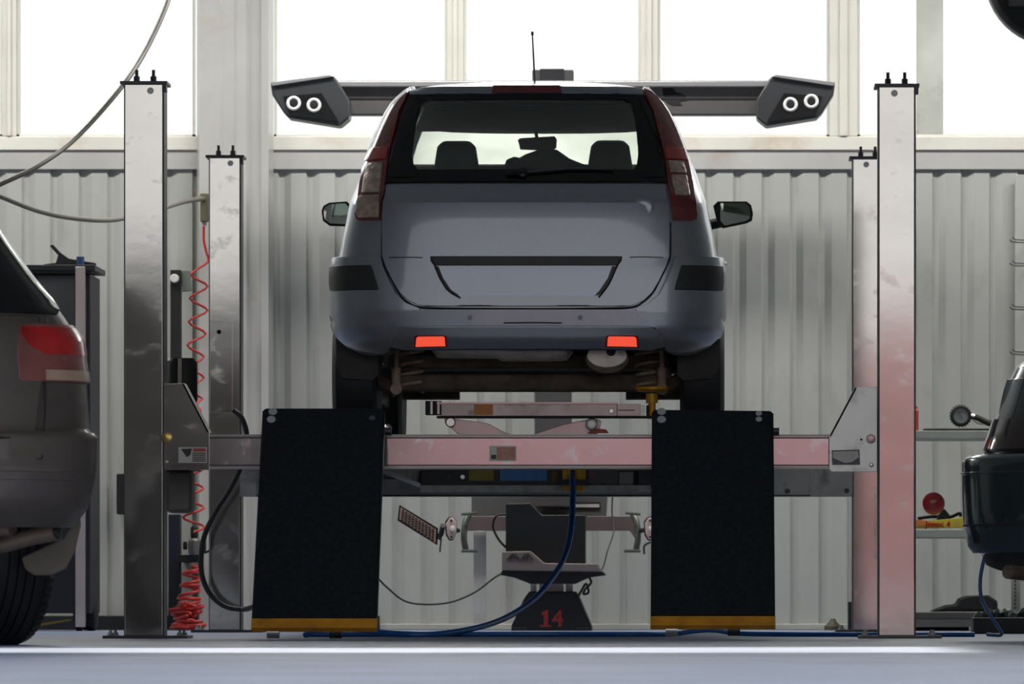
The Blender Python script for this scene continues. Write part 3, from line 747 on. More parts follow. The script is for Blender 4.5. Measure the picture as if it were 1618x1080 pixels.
# mirrors
for sx in (-1, 1):
    Ym = 2.45+CY
    if sx < 0: P = [(508, 333), (511, 325), (520, 320), (548, 318), (556, 326), (556, 352), (548, 357), (520, 356), (510, 348)]
    else: P = [(1127, 325), (1134, 318), (1180, 318), (1187, 324), (1190, 338), (1188, 348), (1180, 352), (1142, 360), (1133, 350)]
    def loc(px, py, Y): v = W(px, py, Y); return Vector((v.x-CX, v.y-CY, v.z-RZ1))
    bm = B(); ctr = sum((loc(a, b, Ym) for a, b in P), Vector())/len(P)
    r0 = [loc(a, b, Ym) for a, b in P]; rings = [r0, [p+Vector((0, .05, 0)) for p in r0], [ctr+(p-ctr)*.8+Vector((0, .11, 0)) for p in r0], [ctr+(p-ctr)*.4+Vector((0, .15, 0)) for p in r0]]
    VV = [[bm.verts.new(p) for p in r] for r in rings]
    for a, b in zip(VV, VV[1:]):
        for i in range(len(a)): bm.faces.new((a[i], a[(i+1) % len(a)], b[(i+1) % len(a)], b[i]))
    bm.faces.new(VV[0]); bm.faces.new(VV[-1])
    mo = lp('side_mirror', bm, M_rubber, parent=car, smooth=50)
    lp('mirror_glass', aprism(B(), [ctr+(p-ctr)*.84+Vector((0, -.012-sx*(p-ctr).x*.14, 0)) for p in r0], (0, .003, 0)), M_mirror, parent=mo)
    a = loc(548 if sx < 0 else 1140, 350, Ym); a2 = Vector((sx*.76, Ym-CY+.08, a.z-.02))
    lp('mirror_arm', tube([a+Vector((0, .04, 0)), a2], .025, 10), M_rubber, parent=mo)
# door handles sticking out on the side
for sx in (-1, 1):
    for yy, zz in ((1.30, q(836, 392)[1]), (2.2, q(836, 372)[1]-.0)):
        w_ = sk.p(zz)[0]
        lp('door_handle', tube(cr([(sx*(w_-.005), yy, zz), (sx*(w_+.035), yy+.03, zz), (sx*(w_+.035), yy+.14, zz), (sx*(w_-.005), yy+.17, zz)], 4), .013, 8), M_paint, parent=car)
# windscreen and side glass
zz_ = [zg0+(zg1-zg0)*i/6 for i in range(7)]
wsr = []
for z in zz_:
    w_, yr, yf = sk.p(z); h = [p for p in sk.half(z) if p[1] > yf-.62]
    wsr.append([(-x, y-.015, z) for x, y in h][:] + [(x, y-.015, z) for x, y in h[-2::-1]])
lp('windscreen', grid(wsr), M_wscreen, parent=car, smooth=60)
for sx in (-1, 1):
    rows = []
    for z in zz_:
        w_, yr, yf = sk.p(z); rows.append([(sx*(w_-.012), y, z) for y in (.6, .9, 1.2, 1.5, 1.8, max(1.85, yf-.7))])
    lp('side_window', grid(rows), glass('tinted_side_glass', (.25, .28, .27), .06), parent=car)
# interior: seats with headrests, parcel shelf, mirror
for yy, pairs in ((1.75, ((684, 758, 222, 285), (927, 1001, 221, 285))),):
    for a, b, c, d in pairs:
        s_ = CY+yy; p0 = W(a, d, s_); p1 = W(b, c, s_)
        x0, x1, z0, z1 = p0.x-CX, p1.x-CX, p0.z-RZ1, p1.z-RZ1; m_ = (x0+x1)/2; hw = (x1-x0)/2
        pr_ = [(-.95, 0), (-.93, .45), (-.82, .85), (-.6, 1), (.6, 1), (.82, .85), (.93, .45), (.98, 0)]
        lp('headrest', aprism(B(), [(m_+u*hw, yy, z0+(z1-z0)*v) for u, v in pr_], (0, .09, 0)), M_seat, parent=car, bevel=.02, smooth=60)
        lp('seat_back', box(m_-.24, yy-.02, .55, m_+.24, yy+.12, z0), M_seat, parent=car, bevel=.04)
# hump: dark bundle on the parcel shelf
P = [(778, 285), (790, 268), (808, 256), (830, 243), (856, 234), (880, 236), (900, 250), (925, 260), (1000, 264), (1012, 285)]
lp('parcel_shelf_bundle', aprism(B(), [loc(a, b, CY+.95) for a, b in P], (0, .3, 0)), M_int, parent=car, bevel=.02, smooth=60)
P = [(640, 295), (650, 270), (700, 274), (780, 272), (840, 270), (1000, 268), (1016, 295)]
lp('rear_seat_back', aprism(B(), [loc(a, b, CY+.75) for a, b in P], (0, .12, 0)), M_int, parent=car, bevel=.015)
P = [(796, 264), (800, 252), (812, 247), (826, 250), (838, 262)]
lp('dashboard_gauge_hood', aprism(B(), [loc(a, b, CY+2.2) for a, b in P], (0, .12, 0)), M_int, parent=car, bevel=.008)
lp('dashboard', box(-.66, 2.25, .8, .66, 2.62, W(0, 262, CY+2.4).z-RZ1), M_int, parent=car, bevel=.03)
P = [(818, 221), (822, 218), (876, 215), (880, 220), (879, 234), (872, 238), (822, 236)]
im = lp('inside_mirror', aprism(B(), [loc(a, b, CY+2.1) for a, b in P], (0, .02, 0)), mat('mirror_housing_beige', (150, 138, 118), .4), parent=car, bevel=.003)
lp('mirror_stem', tube([loc(848, 216, CY+2.12), loc(846, 206, CY+2.2)], .008), M_black, parent=im)
lp('roof_lining', patch(sk, [(sk.tab[-5][0], -.52, .52), (sk.tab[-5][0]+.001, -.52, .52)], .0, 2, 1, .001) if False else box(-.56, .50, W(0, 208, CY+2.0).z-RZ1+.0, .56, 2.0, W(0, 208, CY+2.0).z-RZ1+.02), M_head, parent=car, bevel=.01)
# antenna
p0 = loc(845, 131, CY+1.0); p1 = loc(841, 50, CY+1.0)
an = lp('antenna', tube([p0, p0.lerp(p1, .5), p1], .0045, 6, r2=.003), M_black, parent=car)
lp('antenna_tip', tube([p1, p0.lerp(p1, .93)], .006, 6), M_black, parent=an)
# wheels
for wy in WYS:
    for sx in (-1, 1):
        c = Vector((sx*.765, wy, WR+.0)); ax = Vector((sx, 0, 0))
        prof = [(-.095, .20), (-.098, .27), (-.08, .297), (-.05, .305), (.05, .305), (.08, .297), (.098, .27), (.095, .20)]
        ty = lp('tyre', lathe(c, ax, prof, 48), M_tyre, parent=car, smooth=40)
        lp('rim', lathe(c, ax, [(-.09, .195), (.085, .20), (.09, .19), (.06, .17), (.05, .05), (.07, .04), (.07, 0)], 32), mat('wheel_rim', (150, 152, 155), .3, .8), parent=ty)
        if wy > 1: lp('axle_stub', tube([(sx*.4, wy, WR), (sx*.68, wy, WR)], .03), M_under, parent=car)
# rear axle beam, springs, dampers
def cpx(a, b, c, d, Y, dep, m, name, bev=.004, par=None):
    p0 = W(a, d, CY+Y); p1 = W(c, b, CY+Y); return lp(name, box(p0.x-CX, Y, p0.z-RZ1, p1.x-CX, Y+dep, p1.z-RZ1), m, parent=par or car, bevel=bev)
ax_ = cpx(617, 590, 1052, 618, .52, .12, M_under, 'rear_axle_beam', .02)
cpx(770, 592, 806, 604, .515, .01, mat('cleaner_patch', (104, 84, 70), .6), 'axle_plate', .002, ax_)
cpx(628, 540, 1042, 592, .95, .05, M_under, 'rear_floor_crossmember', .02)
for px in (650, 1022):
    a = W(px, 618, CY+.55); b = W(px, 545, CY+.55); P = []
    turns = 4.5; N = 80
    for i in range(N+1):
        t = i/N; an_ = 2*PI*turns*t; P.append((a.x-CX+.050*math.cos(an_), .55+.05*math.sin(an_), a.z-RZ1+(b.z-a.z)*t))
    lp('coil_spring', tube(P, .0085, 8), M_spring, parent=car)
    dx = -24 if px < 800 else 24
    a = W(px+dx, 616, CY+.50); b = W(px+dx, 545, CY+.5)
    lp('damper', alathe(lathe((a.x-CX, .5, a.z-RZ1), (0, 0, 1), [(0, .02), (.10, .022), (.10, .012), (b.z-a.z, .012)], 14), (a.x-CX, .5, a.z-RZ1+.005), (0, -1, 0), [(-.02, .025), (.02, .025), (.02, 0)], 14), M_spring, parent=car)
    lp('hub_carrier', tube([(a.x-CX+math.copysign(.0, dx), .56, a.z-RZ1-.0), (math.copysign(.70, dx), .60, WR)], .035, 10), M_under, parent=car)
# exhaust: transverse silencer and round tail piece
c = W(793, 556, CY+.28); hw = 112/S(CY+.3); bm = B()
rows = []
for i in range(25):
    t = -1+2*i/24; e = (1-abs(t)**8)**(1/8.) if abs(t) < 1 else .05
    rows.append([(c.x-CX+t*hw, .36+.09*e*math.cos(a), c.z-RZ1+.012*(1 if t < 0 else 0)+(.038*e*math.sin(a))) for a in [2*PI*k/20 for k in range(21)]])
ex = lp('silencer', grid(rows, bm), M_exh, parent=car, smooth=60)
c = W(959, 562, CY+.16); cz = c.z-RZ1; cxx = c.x-CX
def oval(bm, sx_, sz_, y0, y1, n=28, zo=0):
    a = [bm.verts.new((cxx+sx_*math.cos(2*PI*k/n), y0, cz+zo+sz_*math.sin(2*PI*k/n))) for k in range(n)]; b = [bm.verts.new((cxx+sx_*math.cos(2*PI*k/n), y1, cz+zo+sz_*math.sin(2*PI*k/n))) for k in range(n)]
    bm.faces.new(a); bm.faces.new(b[::-1])
    for k in range(n): bm.faces.new((a[k], a[(k+1) % n], b[(k+1) % n], b[k]))
    return bm
eb = lp('exhaust_box', oval(B(), .094, .062, .17, .5, zo=-.012), M_under, parent=car, smooth=60)
lp('exhaust_face', oval(B(), .088, .052, .155, .175), M_exh, parent=eb, bevel=.006)
lp('exhaust_opening', lathe((cxx+.018, .157, cz+.02), (0, -1, 0), [(0, .021), (.004, .021), (.004, 0)], 18), M_rubber, parent=eb)
# ------------------------------------------------------------------ parked cars either side
def wheel(parent, c, R, wd, m_t, m_r, sx=1, tread=True):
    c = Vector(c); ax = (sx, 0, 0); h = wd/2
    prof = [(-h*.9, R*.62), (-h, R*.85), (-h*.86, R*.965), (-h*.70, R*.99)]
    xs = [-.7, -.38, -.12, .12, .38, .7]
    for i in range(5):
        a, b = xs[i], xs[i+1]
        prof += [(h*(a+.03), R), (h*(b-.03), R)] + ([(h*(b-.02), R*.975), (h*(b+.02), R*.975)] if i < 4 else [])
    prof += [(h*.86, R*.965), (h, R*.85), (h*.9, R*.62)]
    t = lp('tyre', lathe(c, ax, prof, 64), m_t, parent=parent, smooth=30)
    for s_ in (-1, 1):
        bm = B()
        for k in range(64):   # shoulder blocks
            a = 2*PI*k/64
            p = c+Vector((s_*h*.84, math.cos(a)*R*.965, math.sin(a)*R*.965)); u = Vector((0, -math.sin(a), math.cos(a))); r_ = Vector((0, math.cos(a), math.sin(a)))
            aprism(bm, [p-u*.009+Vector((-h*.16*s_, 0, 0))+r_*.004, p+u*.009+Vector((-h*.16*s_, 0, 0))+r_*.004, p+u*.009+Vector((h*.12*s_, 0, 0))-r_*.012, p-u*.009+Vector((h*.12*s_, 0, 0))-r_*.012], r_*.016)
        lp('tread_blocks', bm, m_t, parent=t, smooth=0)
    lp('rim', lathe(c, ax, [(-h*.9, R*.6), (h*.8, R*.64), (h*.86, R*.6), (h*.6, R*.5), (h*.4, R*.15), (h*.6, R*.12), (h*.6, 0)], 32), m_r, parent=t)
    return t
# left: dusty silver off-roader, turned away to the left
M_silver = mat('dusty_silver_paint', (76, 70, 67), .45, .35, noise=.22, nscale=5, dirt=(70, 60, 54), dscale=4, damt=.6, coat=.25)
M_dglass = mat('dark_car_glass', (7, 12, 13), .07, 0)
TH = math.radians(27)
lt = [(.42, .90, .10, 4.5), (.50, .945, .03, 4.55), (.62, .96, .0, 4.6), (.73, .965, .0, 4.6), (.76, .955, .035, 4.6), (.95, .945, .05, 4.5), (1.07, .935, .07, 4.3), (1.155, .885, .10, 3.6), (1.22, .85, .14, 3.3), (1.30, .80, .19, 3.2), (1.42, .735, .27, 3.0), (1.55, .67, .35, 2.7), (1.66, .60, .40, 2.5), (1.71, .50, .50, 2.3), (1.73, .3, .8, 2.0)]
skl = Skin(lt, Lr=.42, n=3.6)
# place so the rear right corner shows at x=152
cornx, corny = (152-VX)/S(-4.1), -4.1
def place(skx, side, th, ex, ey, zc):
    """root such that the outermost silhouette point of the turned body lies at world x=ex"""
    w_, yr, yf = skx.p(zc); pts = skx.half(zc)
    best = None
    for x, y in pts:
        x *= side; X = x*math.cos(th)-y*math.sin(th); Yv = x*math.sin(th)+y*math.cos(th)
        if best is None or X*side > best[0]*side: best = (X, Yv)
    return ex-best[0], ey-best[1]
rx, ry = place(skl, 1, TH, cornx, corny, .73)
lc = thing('offroad_car', (rx, ry, 0), 'dusty silver off-road car cut by the left edge, red tail lamp showing', 'car', rot=TH)
zl = [lt[0][0]+(lt[-1][0]-lt[0][0])*i/34 for i in range(35)]; zl = sorted(set(zl+[r[0] for r in lt]))
def skipl(c, s):
    if c.z > 5: return False
    for wy in (.92, 3.6):
        if (c.y-wy)**2+(c.z-.37)**2 < .42**2 and abs(c.x) > .5: return True
    return False
lb = lp('body_shell', body_mesh(skl, zl, skipl), M_silver, parent=lc, smooth=45, solid=.015)
lp('rear_window', patch(skl, [(1.165, -.80, .80), (1.19, -.84, .835), (1.30, -.79, .785), (1.45, -.70, .70), (1.60, -.60, .60)], .006, 24, 4, .01), M_dglass, parent=lc)
tl = lp('tail_lamp', patch(skl, [(.925, .60, .938), (.935, .595, .940), (1.0, .59, .935), (1.09, .60, .925), (1.115, .61, .905), (1.125, .64, .89)], .012, 22, 4, .02), mat('dusty_dull_lens', (112, 60, 58), .4, 0, noise=.3, nscale=9, dirt=(100, 84, 80), dscale=7, damt=.7, coat=.3), parent=lc, bevel=.003)
lp('upper_red_lens', patch(skl, [(1.02, .70, .936), (1.05, .64, .93), (1.09, .615, .922), (1.112, .62, .90)], .0145, 16, 3, .01), mat('dusty_red_lens', (160, 16, 22), .2, 0, noise=.4, nscale=9, coat=.6), parent=tl)
lp('clear_lens', patch(skl, [(.93, .70, .939), (.965, .70, .937)], .0145, 14, 2, .01), mat('dusty_clear_lens', (150, 128, 112), .3, .1, noise=.2), parent=tl)
lp('tailgate', patch(skl, [(.66, -.60, .60), (.68, -.64, .64), (.90, -.68, .68), (1.15, -.74, .74)], .012, 20, 3, .015), M_silver, parent=lc, bevel=.006)
def sline(skx, pts, r, off): return tube(cr([Vector((x, skx.rear(x, z)-off, z)) for x, z in pts], 5), r, 6)
lp('panel_gap', sline(skl, [(.70, 1.15), (.70, .90), (.66, .69), (.60, .65), (0, .64)], .004, .012), M_rubber, parent=lb)
lb2 = lp('bumper', patch(skl, [(.43, -.78, .90), (.50, -.90, .942), (.60, -.94, .958), (.72, -.95, .963), (.735, -.95, .96)], .02, 30, 4, .03), M_silver, parent=lc, bevel=.008)
lp('bumper_slot', patch(skl, [(.585, .2, .80), (.60, .18, .84), (.615, .2, .80)], .024, 10, 2, .012), M_silver, parent=lb2, bevel=.003)
lp('bumper_seam', sline(skl, [(0, .725), (.5, .725), (.9, .722)], .005, .02), M_rubber, parent=lb2)
wheel(lc, (.80, .92, .37), .37, .27, M_tyre, M_alu); wheel(lc, (-.80, .92, .37), .37, .27, M_tyre, M_alu, -1); wheel(lc, (.80, 3.6, .37), .37, .27, M_tyre, M_alu); wheel(lc, (-.80, 3.6, .37), .37, .27, M_tyre, M_alu, -1)
def L2(px, py, Y):
    v = W(px, py, Y)-Vector((rx, ry, 0)); return Vector((v.x*math.cos(TH)+v.y*math.sin(TH), -v.x*math.sin(TH)+v.y*math.cos(TH), v.z))
# exhaust pipe and hanging splash guard under the bumper
ep = lp('exhaust_pipe', tube(cr([L2(-60, 872, -3.9), L2(0, 862, -4.05), L2(50, 848, -4.1), L2(90, 840, -4.15)], 5), .026, 14, r2=.032), mat('dusty_exhaust', (104, 92, 86), .6, .3, noise=.2), parent=lc)
lp('exhaust_opening', lathe(L2(91, 840, -4.152), (L2(95, 839, -4.155)-L2(85, 841, -4.148)), [(0, .026), (.004, .024), (.004, 0)], 16), M_rubber, parent=ep)
P = [(34, 880), (60, 868), (100, 850), (118, 815), (126, 800), (128, 830), (118, 872), (105, 898), (82, 909), (55, 909), (40, 900)]
lp('splash_guard', aprism(B(), [L2(a, b, -3.95) for a, b in P], L2(50, 500, -3.90)-L2(50, 500, -3.95)), mat('dusty_guard', (92, 84, 80), .7, 0, noise=.2, nscale=8), parent=lc, bevel=.008)
lp('tow_loop_cover', tube([L2(-40, 838, -4.0), L2(20, 836, -4.1)], .03, 12, r2=.024), mat('dusty_exhaust', (104, 92, 86)), parent=lc)

# right: dark green saloon, turned away to the right
M_green = mat('dark_green_paint', (44, 60, 64), .22, .4, noise=.05, nscale=9, coat=1.)
rt = [(.33, .80, .05, 4.2), (.37, .835, .015, 4.2), (.45, .845, .0, 4.2), (.60, .85, 0, 4.25), (.705, .85, .0, 4.25), (.725, .84, .03, 4.2), (.745, .80, .05, 4.1), (.80, .785, .07, 4.0), (.92, .75, .09, 3.4), (1.02, .715, .10, 3.1), (1.08, .69, .12, 3.0), (1.14, .65, .2, 2.9), (1.24, .60, .5, 2.7), (1.34, .54, 1.0, 2.4), (1.40, .40, 1.2, 2.1)]
skr = Skin(rt, Lr=.40, n=3.4)
TR = -math.radians(38)
rx2, ry2 = place(skr, -1, TR, (1528-VX)/S(-1.3), -1.3, .6)
rcx = thing('saloon_car', (rx2, ry2, 0), 'dark green saloon car cut by the right edge, rear corner showing', 'car', rot=TR)
def skipr(c, s):
    if c.z > 5: return False
    for wy in (.95, 3.4):
        if (c.y-wy)**2+(c.z-.31)**2 < .36**2 and abs(c.x) > .5: return True
    return False
zr = sorted(set([rt[0][0]+(rt[-1][0]-rt[0][0])*i/26 for i in range(27)]+[r[0] for r in rt]))
rb = lp('body_shell', body_mesh(skr, zr, skipr), M_green, parent=rcx, smooth=45, solid=.015)
tr = lp('tail_lamp', patch(skr, [(.745, -.78, -.33), (.75, -.785, -.32), (.84, -.775, -.32), (.87, -.765, -.34)], .014, 20, 4, .02), mat('smoked_lens', (40, 26, 28), .12, 0, noise=.3, coat=1.), parent=rcx, bevel=.004)
lp('red_lens', patch(skr, [(.75, -.69, -.655), (.79, -.69, -.655)], .017, 4, 2, .01), M_redb, parent=tr)
lp('boot_lid', patch(skr, [(.76, -.60, .60), (.90, -.66, .66), (1.03, -.66, .66)], .01, 16, 3, .014), M_green, parent=rcx, bevel=.005)
rbm = lp('bumper', patch(skr, [(.36, -.80, .80), (.42, -.83, .83), (.60, -.845, .845), (.70, -.845, .845), (.715, -.84, .84)], .02, 34, 4, .03), M_green, parent=rcx, bevel=.01)
lp('bumper_strip', patch(skr, [(.655, -.846, .846), (.665, -.846, .846)], .026, 30, 2, .02), M_green, parent=rbm, bevel=.003)
lp('bumper_seam', patch(skr, [(.452, -.80, .80), (.458, -.80, .80)], .0215, 30, 1, .01), M_rubber, parent=rbm)
lp('lower_valance', patch(skr, [(.275, -.60, .60), (.30, -.72, .72), (.36, -.80, .80)], .0, 24, 3, .02), M_dark, parent=rcx, bevel=.004)
for sx in (-1, 1):
    for wy in (.95, 3.4): wheel(rcx, (sx*.76, wy, .31), .31, .2, M_tyre, M_alu, sx)
lp('exhaust_pipe', tube(cr([(-.45, -.06, .27), (-.45, .2, .26), (-.42, .8, .26)], 4), .028, 14), M_under, parent=rcx)

# ------------------------------------------------------------------ wheel aligner in front of the car
YA = 6.25
al = thing('wheel_aligner', tuple(W(872, 1000, YA).xy)+(0,), 'wheel alignment rig with a wide grey camera boom and black foot numbered 14', 'alignment rig')
M_boom = mat('boom_grey', (98, 96, 96), .35, .3, noise=.1, dirt=(60, 58, 58), dscale=3, damt=.3); M_ahead = mat('camera_head_grey', (62, 64, 66), .35, .1, noise=.1)
M_face = mat('camera_face_black', (15, 16, 17), .25)
bo = obj('boom', pbox(520, 134, 1225, 182, YA+.02, .10), M_boom, al, bevel=.01)
obj('boom_top_lip', pbox(528, 127, 1222, 138, YA-.02, .18), mat('boom_top', (150, 150, 152), .25, .3), bo, bevel=.01)
obj('boom_rib', pbox(530, 154, 1218, 156, YA+.014, .01), M_edge, bo)
obj('boom_scorch_patch', pprism([(1047, 139), (1062, 137), (1068, 145), (1082, 150), (1086, 158), (1072, 160), (1078, 166), (1062, 166), (1052, 160), (1048, 150)], YA+.016, .006), M_rubber, bo)
for sx in (-1, 1):
    m = (lambda x: x) if sx < 0 else (lambda x: 1747-x)
    P = [(427, 131), (520, 119), (530, 122), (552, 158), (552, 186), (536, 199), (456, 186), (448, 178), (430, 150)]
    hd = obj('camera_head', pprism([(m(a), b) for a, b in P], YA-.20, .22), M_ahead, al, bevel=.012)
    P = [(448, 152), (508, 147), (535, 192), (458, 182)]
    fc = obj('camera_face', pprism([(m(a), b) for a, b in P], YA-.206, .01), M_face, hd)
    P = [(427, 131), (520, 119), (528, 122), (430, 137)]
    obj('head_top_lip', pprism([(m(a), b-1) for a, b in P], YA-.215, .2), mat('boom_top', (150, 150, 152)), hd, bevel=.003)
    for (a, b) in ((464, 163), (496, 166)) if sx < 0 else ((m(1282), 160), (m(1249), 165)):
        c = W(m(a), b, YA-.208)
        rg = B(); atube(rg, [c+Vector((.029*math.cos(t), 0, .029*math.sin(t))) for t in [2*PI*i/28 for i in range(28)]], .0085, 8, closed=True)
        lr = obj('lens_ring', rg, mat('lens_ring_led', (235, 236, 236), .4), fc)
        obj('lens', lathe(c, (0, -1, 0), [(0, .02), (.006, .018), (.008, 0)], 18), M_rubber, lr)
    if sx > 0: obj('signal_light', disc(1255, 172, YA-.206, 2.2, .004), M_redb, fc)
tb = obj('boom_top_box', pbox(841, 110, 906, 128, YA, .12), mat('top_box_grey', (62, 62, 64), .5), al, bevel=.006)
obj('box_band', abox(pbox(853, 108.5, 891, 128, YA-.006, .13), 0, 0, 0, 0, 0, 0) if False else pbox(853, 108.5, 891, 128, YA-.006, .13), M_dark, tb, bevel=.003)
obj('column', pbox(845, 128, 903, 800, YA+.06, .10), M_boom, al, bevel=.004)
# lower carrier bar with drooping ends
pc = [(735, 838), (735, 824), (744, 815), (996, 815), (1008, 826), (1010, 838), (1003, 850), (995, 838), (748, 838)]
obj('carrier_bar', pprism(pc, YA+.10, .05), mat('carrier_pinkgrey', (118, 104, 104), .45, .3, noise=.1), al, bevel=.003)
up = obj('upper_panel', pprism([(745, 784), (960, 784), (958, 818), (745, 818)], YA+.17, .02), mat('panel_grey', (104, 104, 104), .5, .2), al, bevel=.003)
lbl = obj('label_frame', pbox(885, 793, 949, 804, YA+.165, .004), M_labelk, up); obj('label_panel', pbox(888, 796, 947, 801, YA+.162, .003), M_labelw, lbl)
obj('leg_panel', pbox(748, 838, 768, 985, YA+.18, .04), M_flash, al, bevel=.002)
for px in (735, 1006):
    g = B(); sgn = 1 if px > 800 else -1
    atube(g, cr([W(px-6*sgn, 812, YA+.04), W(px, 826, YA+.02), W(px+2*sgn, 850, YA), W(px-1*sgn, 868, YA)], 5), .016, 8)
    atube(g, [W(px-18*sgn, 810, YA-.02), W(px+6*sgn, 812, YA-.02)], .007, 8); atube(g, [W(px-20*sgn, 870, YA-.02), W(px+6*sgn, 870, YA-.02)], .008, 8)
    obj('clamp_hanger', g, mat('hanger_greygreen', (90, 96, 90), .4, .5), al)
# monitor / cabinet, ledge with the zigzag mark, neck, foot
obj('cabinet', pprism([(799, 795), (838, 794), (856, 813), (925, 813), (925, 890), (799, 890)], YA-.22, .2), mat('cabinet_dark', (30, 31, 35), .45, .1), al, bevel=.006)
ld_ = obj('ledge', pprism([(793, 871), (838, 870), (860, 889), (944, 890), (950, 900), (952, 903), (793, 901)], YA-.30, .28), mat('ledge_grey', (122, 112, 110), .5, .1, noise=.08), al, bevel=.006)
g = B()
for P in ([(801, 883), (810, 874), (818, 884)], [(806, 884), (811, 879)], [(814, 874), (822, 884), (830, 874)], [(826, 884), (834, 874), (843, 884)], [(831, 884), (835, 879)]):
    atube(g, [W(a, b, YA-.302) for a, b in P], .0026, 6)
obj('zigzag_mark', g, M_labelk, ld_)
obj('ledge_underside', pprism([(793, 901), (952, 902), (958, 908), (930, 912), (908, 922), (838, 922), (812, 912), (790, 908)], YA-.28, .24), M_dark, al, bevel=.004)
nk = B()
for a, b, c in ((838, 847, 934), (852, 890, 938), (894, 905, 934)): pbox(a, 908, b, c, YA-.12, .06, nk)
obj('neck', nk, mat('neck_light', (250, 236, 228), .45, 0), al, bevel=.002)
ft = obj('foot', pprism([(836, 934), (910, 934), (916, 945), (935, 990), (935, 1000), (808, 1000), (808, 988), (828, 945)], YA-.22, .34), mat('foot_black', (13, 15, 20), .35), al, bevel=.006)
b_ = text_at('4', .118, W(881, 978, YA-.223), .002, True)
pprism([(857, 966), (864, 963), (866, 963), (866, 987), (871, 987), (871, 990), (853, 990), (853, 987), (859, 987), (859, 970), (855, 971)], YA-.225, .004, b_)
obj('number_14', b_, mat('number_red', (185, 55, 50), .5), ft, smooth=0)
for a, b in ((808, 832), (911, 935)): obj('foot_pad', pbox(a, 990, b, 1000, YA-.24, .05), M_dark, ft, bevel=.002)

# wheel targets clipped on the hangers
tw = thing('wheel_target', tuple(W(700, 860, YA-.12)), 'patterned target board with white clamp hanging on the left hanger', 'wheel target')
P = [(631, 797), (692, 834), (691, 861), (628, 822)]
bd = obj('target_board', pprism(P, YA-.16, .03), M_face, tw, bevel=.003)
def bil(u, v):
    a = Vector((633, 801, 0)); b = Vector((689, 836, 0)); c = Vector((688, 857, 0)); d = Vector((631, 820, 0)); r = a.lerp(b, u).lerp(d.lerp(c, u), v); return W(r.x, r.y, YA-.166)
obj('board_sheet', aprism(B(), [bil(0, 0), bil(1, 0), bil(1, 1), bil(0, 1)], (0, .006, 0)), mat('target_tan', (168, 138, 122), .6), bd)
g = B()
for r in range(5):
    v = .1+r*.2
    for c_ in range(10):
        u = .04+c_*.094
        aprism(g, [bil(u, v)+Vector((0, -.001, 0)), bil(u+.06, v-.05)+Vector((0, -.001, 0)), bil(u+.07, v+.05)+Vector((0, -.001, 0)), bil(u+.02, v+.10)+Vector((0, -.001, 0))], (0, -.002, 0))
obj('pattern_marks', g, M_rubber, bd, smooth=0)
def clamp_body(px, t, cut=1.):
    P = [(px-7, 826), (px-2, 818), (px+3, 817), (px+9, 824), (px+9, 838), (px+4, 851), (px-1, 852), (px-6, 843)]
    c = obj('clamp_plate', pprism(P, YA-.14, .02), mat('clamp_pearl', (212, 190, 182), .35, .1), t, bevel=.004)
    obj('clamp_knob', disc(px+3, 835, YA-.14, 4, .012), M_white, c); obj('clamp_rim', pprism([(a+(a-px)*.15-1, b+(-2 if b < 835 else 2)) for a, b in P], YA-.115, .03), M_dark, t, bevel=.004)
    for b in (822, 848): obj('clamp_screw', disc(px+1, b, YA-.14, 1.8, .006), M_dark, c)
    obj('clamp_arm', tube([W(px+4, 835, YA-.11), W(px+12 if px < 900 else px-14, 838, YA)], .012), M_dark, t)
clamp_body(712, tw)
obj('board_joint', tube([W(692, 850, YA-.13), W(697, 843, YA-.12), W(700, 828, YA-.12)], .014, 10), M_dark, tw); obj('joint_knob', disc(700, 829, YA-.14, 4.5, .02), M_alu, tw)
obj('joint_lever', tube([W(697, 850, YA-.13), W(695, 872, YA-.13)], .004), M_dark, tw)
tw2 = thing('wheel_target', tuple(W(1026, 860, YA-.12)), 'white wheel clamp on the right hanger, half behind the right ramp', 'wheel target')
clamp_body(1026, tw2)
obj('clamp_hook', tube(cr([W(1028, 856, YA-.1), W(1018, 862, YA-.1), W(1018, 875, YA-.1)], 4), .005), M_dark, tw2)

# ------------------------------------------------------------------ hoses and cables
def hose(name, pts, r, m, label, cat='hose', n=8, group=None):
    o = obj(name, tube(cr([W(*p) for p in pts], n), r, 8), m, smooth=70); tag(o, label, cat, group); return o
hose('air_hose', [(-40, 310, 3.0), (0, 291, 3.1), (60, 262, 3.3), (120, 218, 3.6), (190, 140, 3.9), (230, 80, 4.2), (266, 0, 4.5), (275, -60, 4.7)], .012, M_hose_g, 'grey hose sweeping down the left window to the left edge')
hose('air_hose', [(-40, 295, 3.0), (0, 310, 3.2), (60, 333, 3.8), (120, 345, 4.4), (180, 347, 5.0), (240, 334, 5.8), (290, 319, 6.4), (322, 314, 6.7)], .012, M_hose_g, 'grey hose sagging behind the near left post to the wall valve')
v = thing('hose_valve', tuple(W(320, 350, 6.72)), 'brass valve on the wall between the left posts, grey hose joined', 'valve')
obj('valve_body', pbox(316, 305, 329, 350, 6.70, .05), mat('valve_bronze', (120, 116, 96), .4, .5), v, bevel=.006)
obj('valve_lever', tube([W(306, 296, 6.7), W(307, 312, 6.7), W(318, 312, 6.7)], .009), mat('valve_bronze', (120, 116, 96)), v)
obj('valve_tail', pbox(319, 350, 326, 356, 6.72, .02), M_labelw, v)
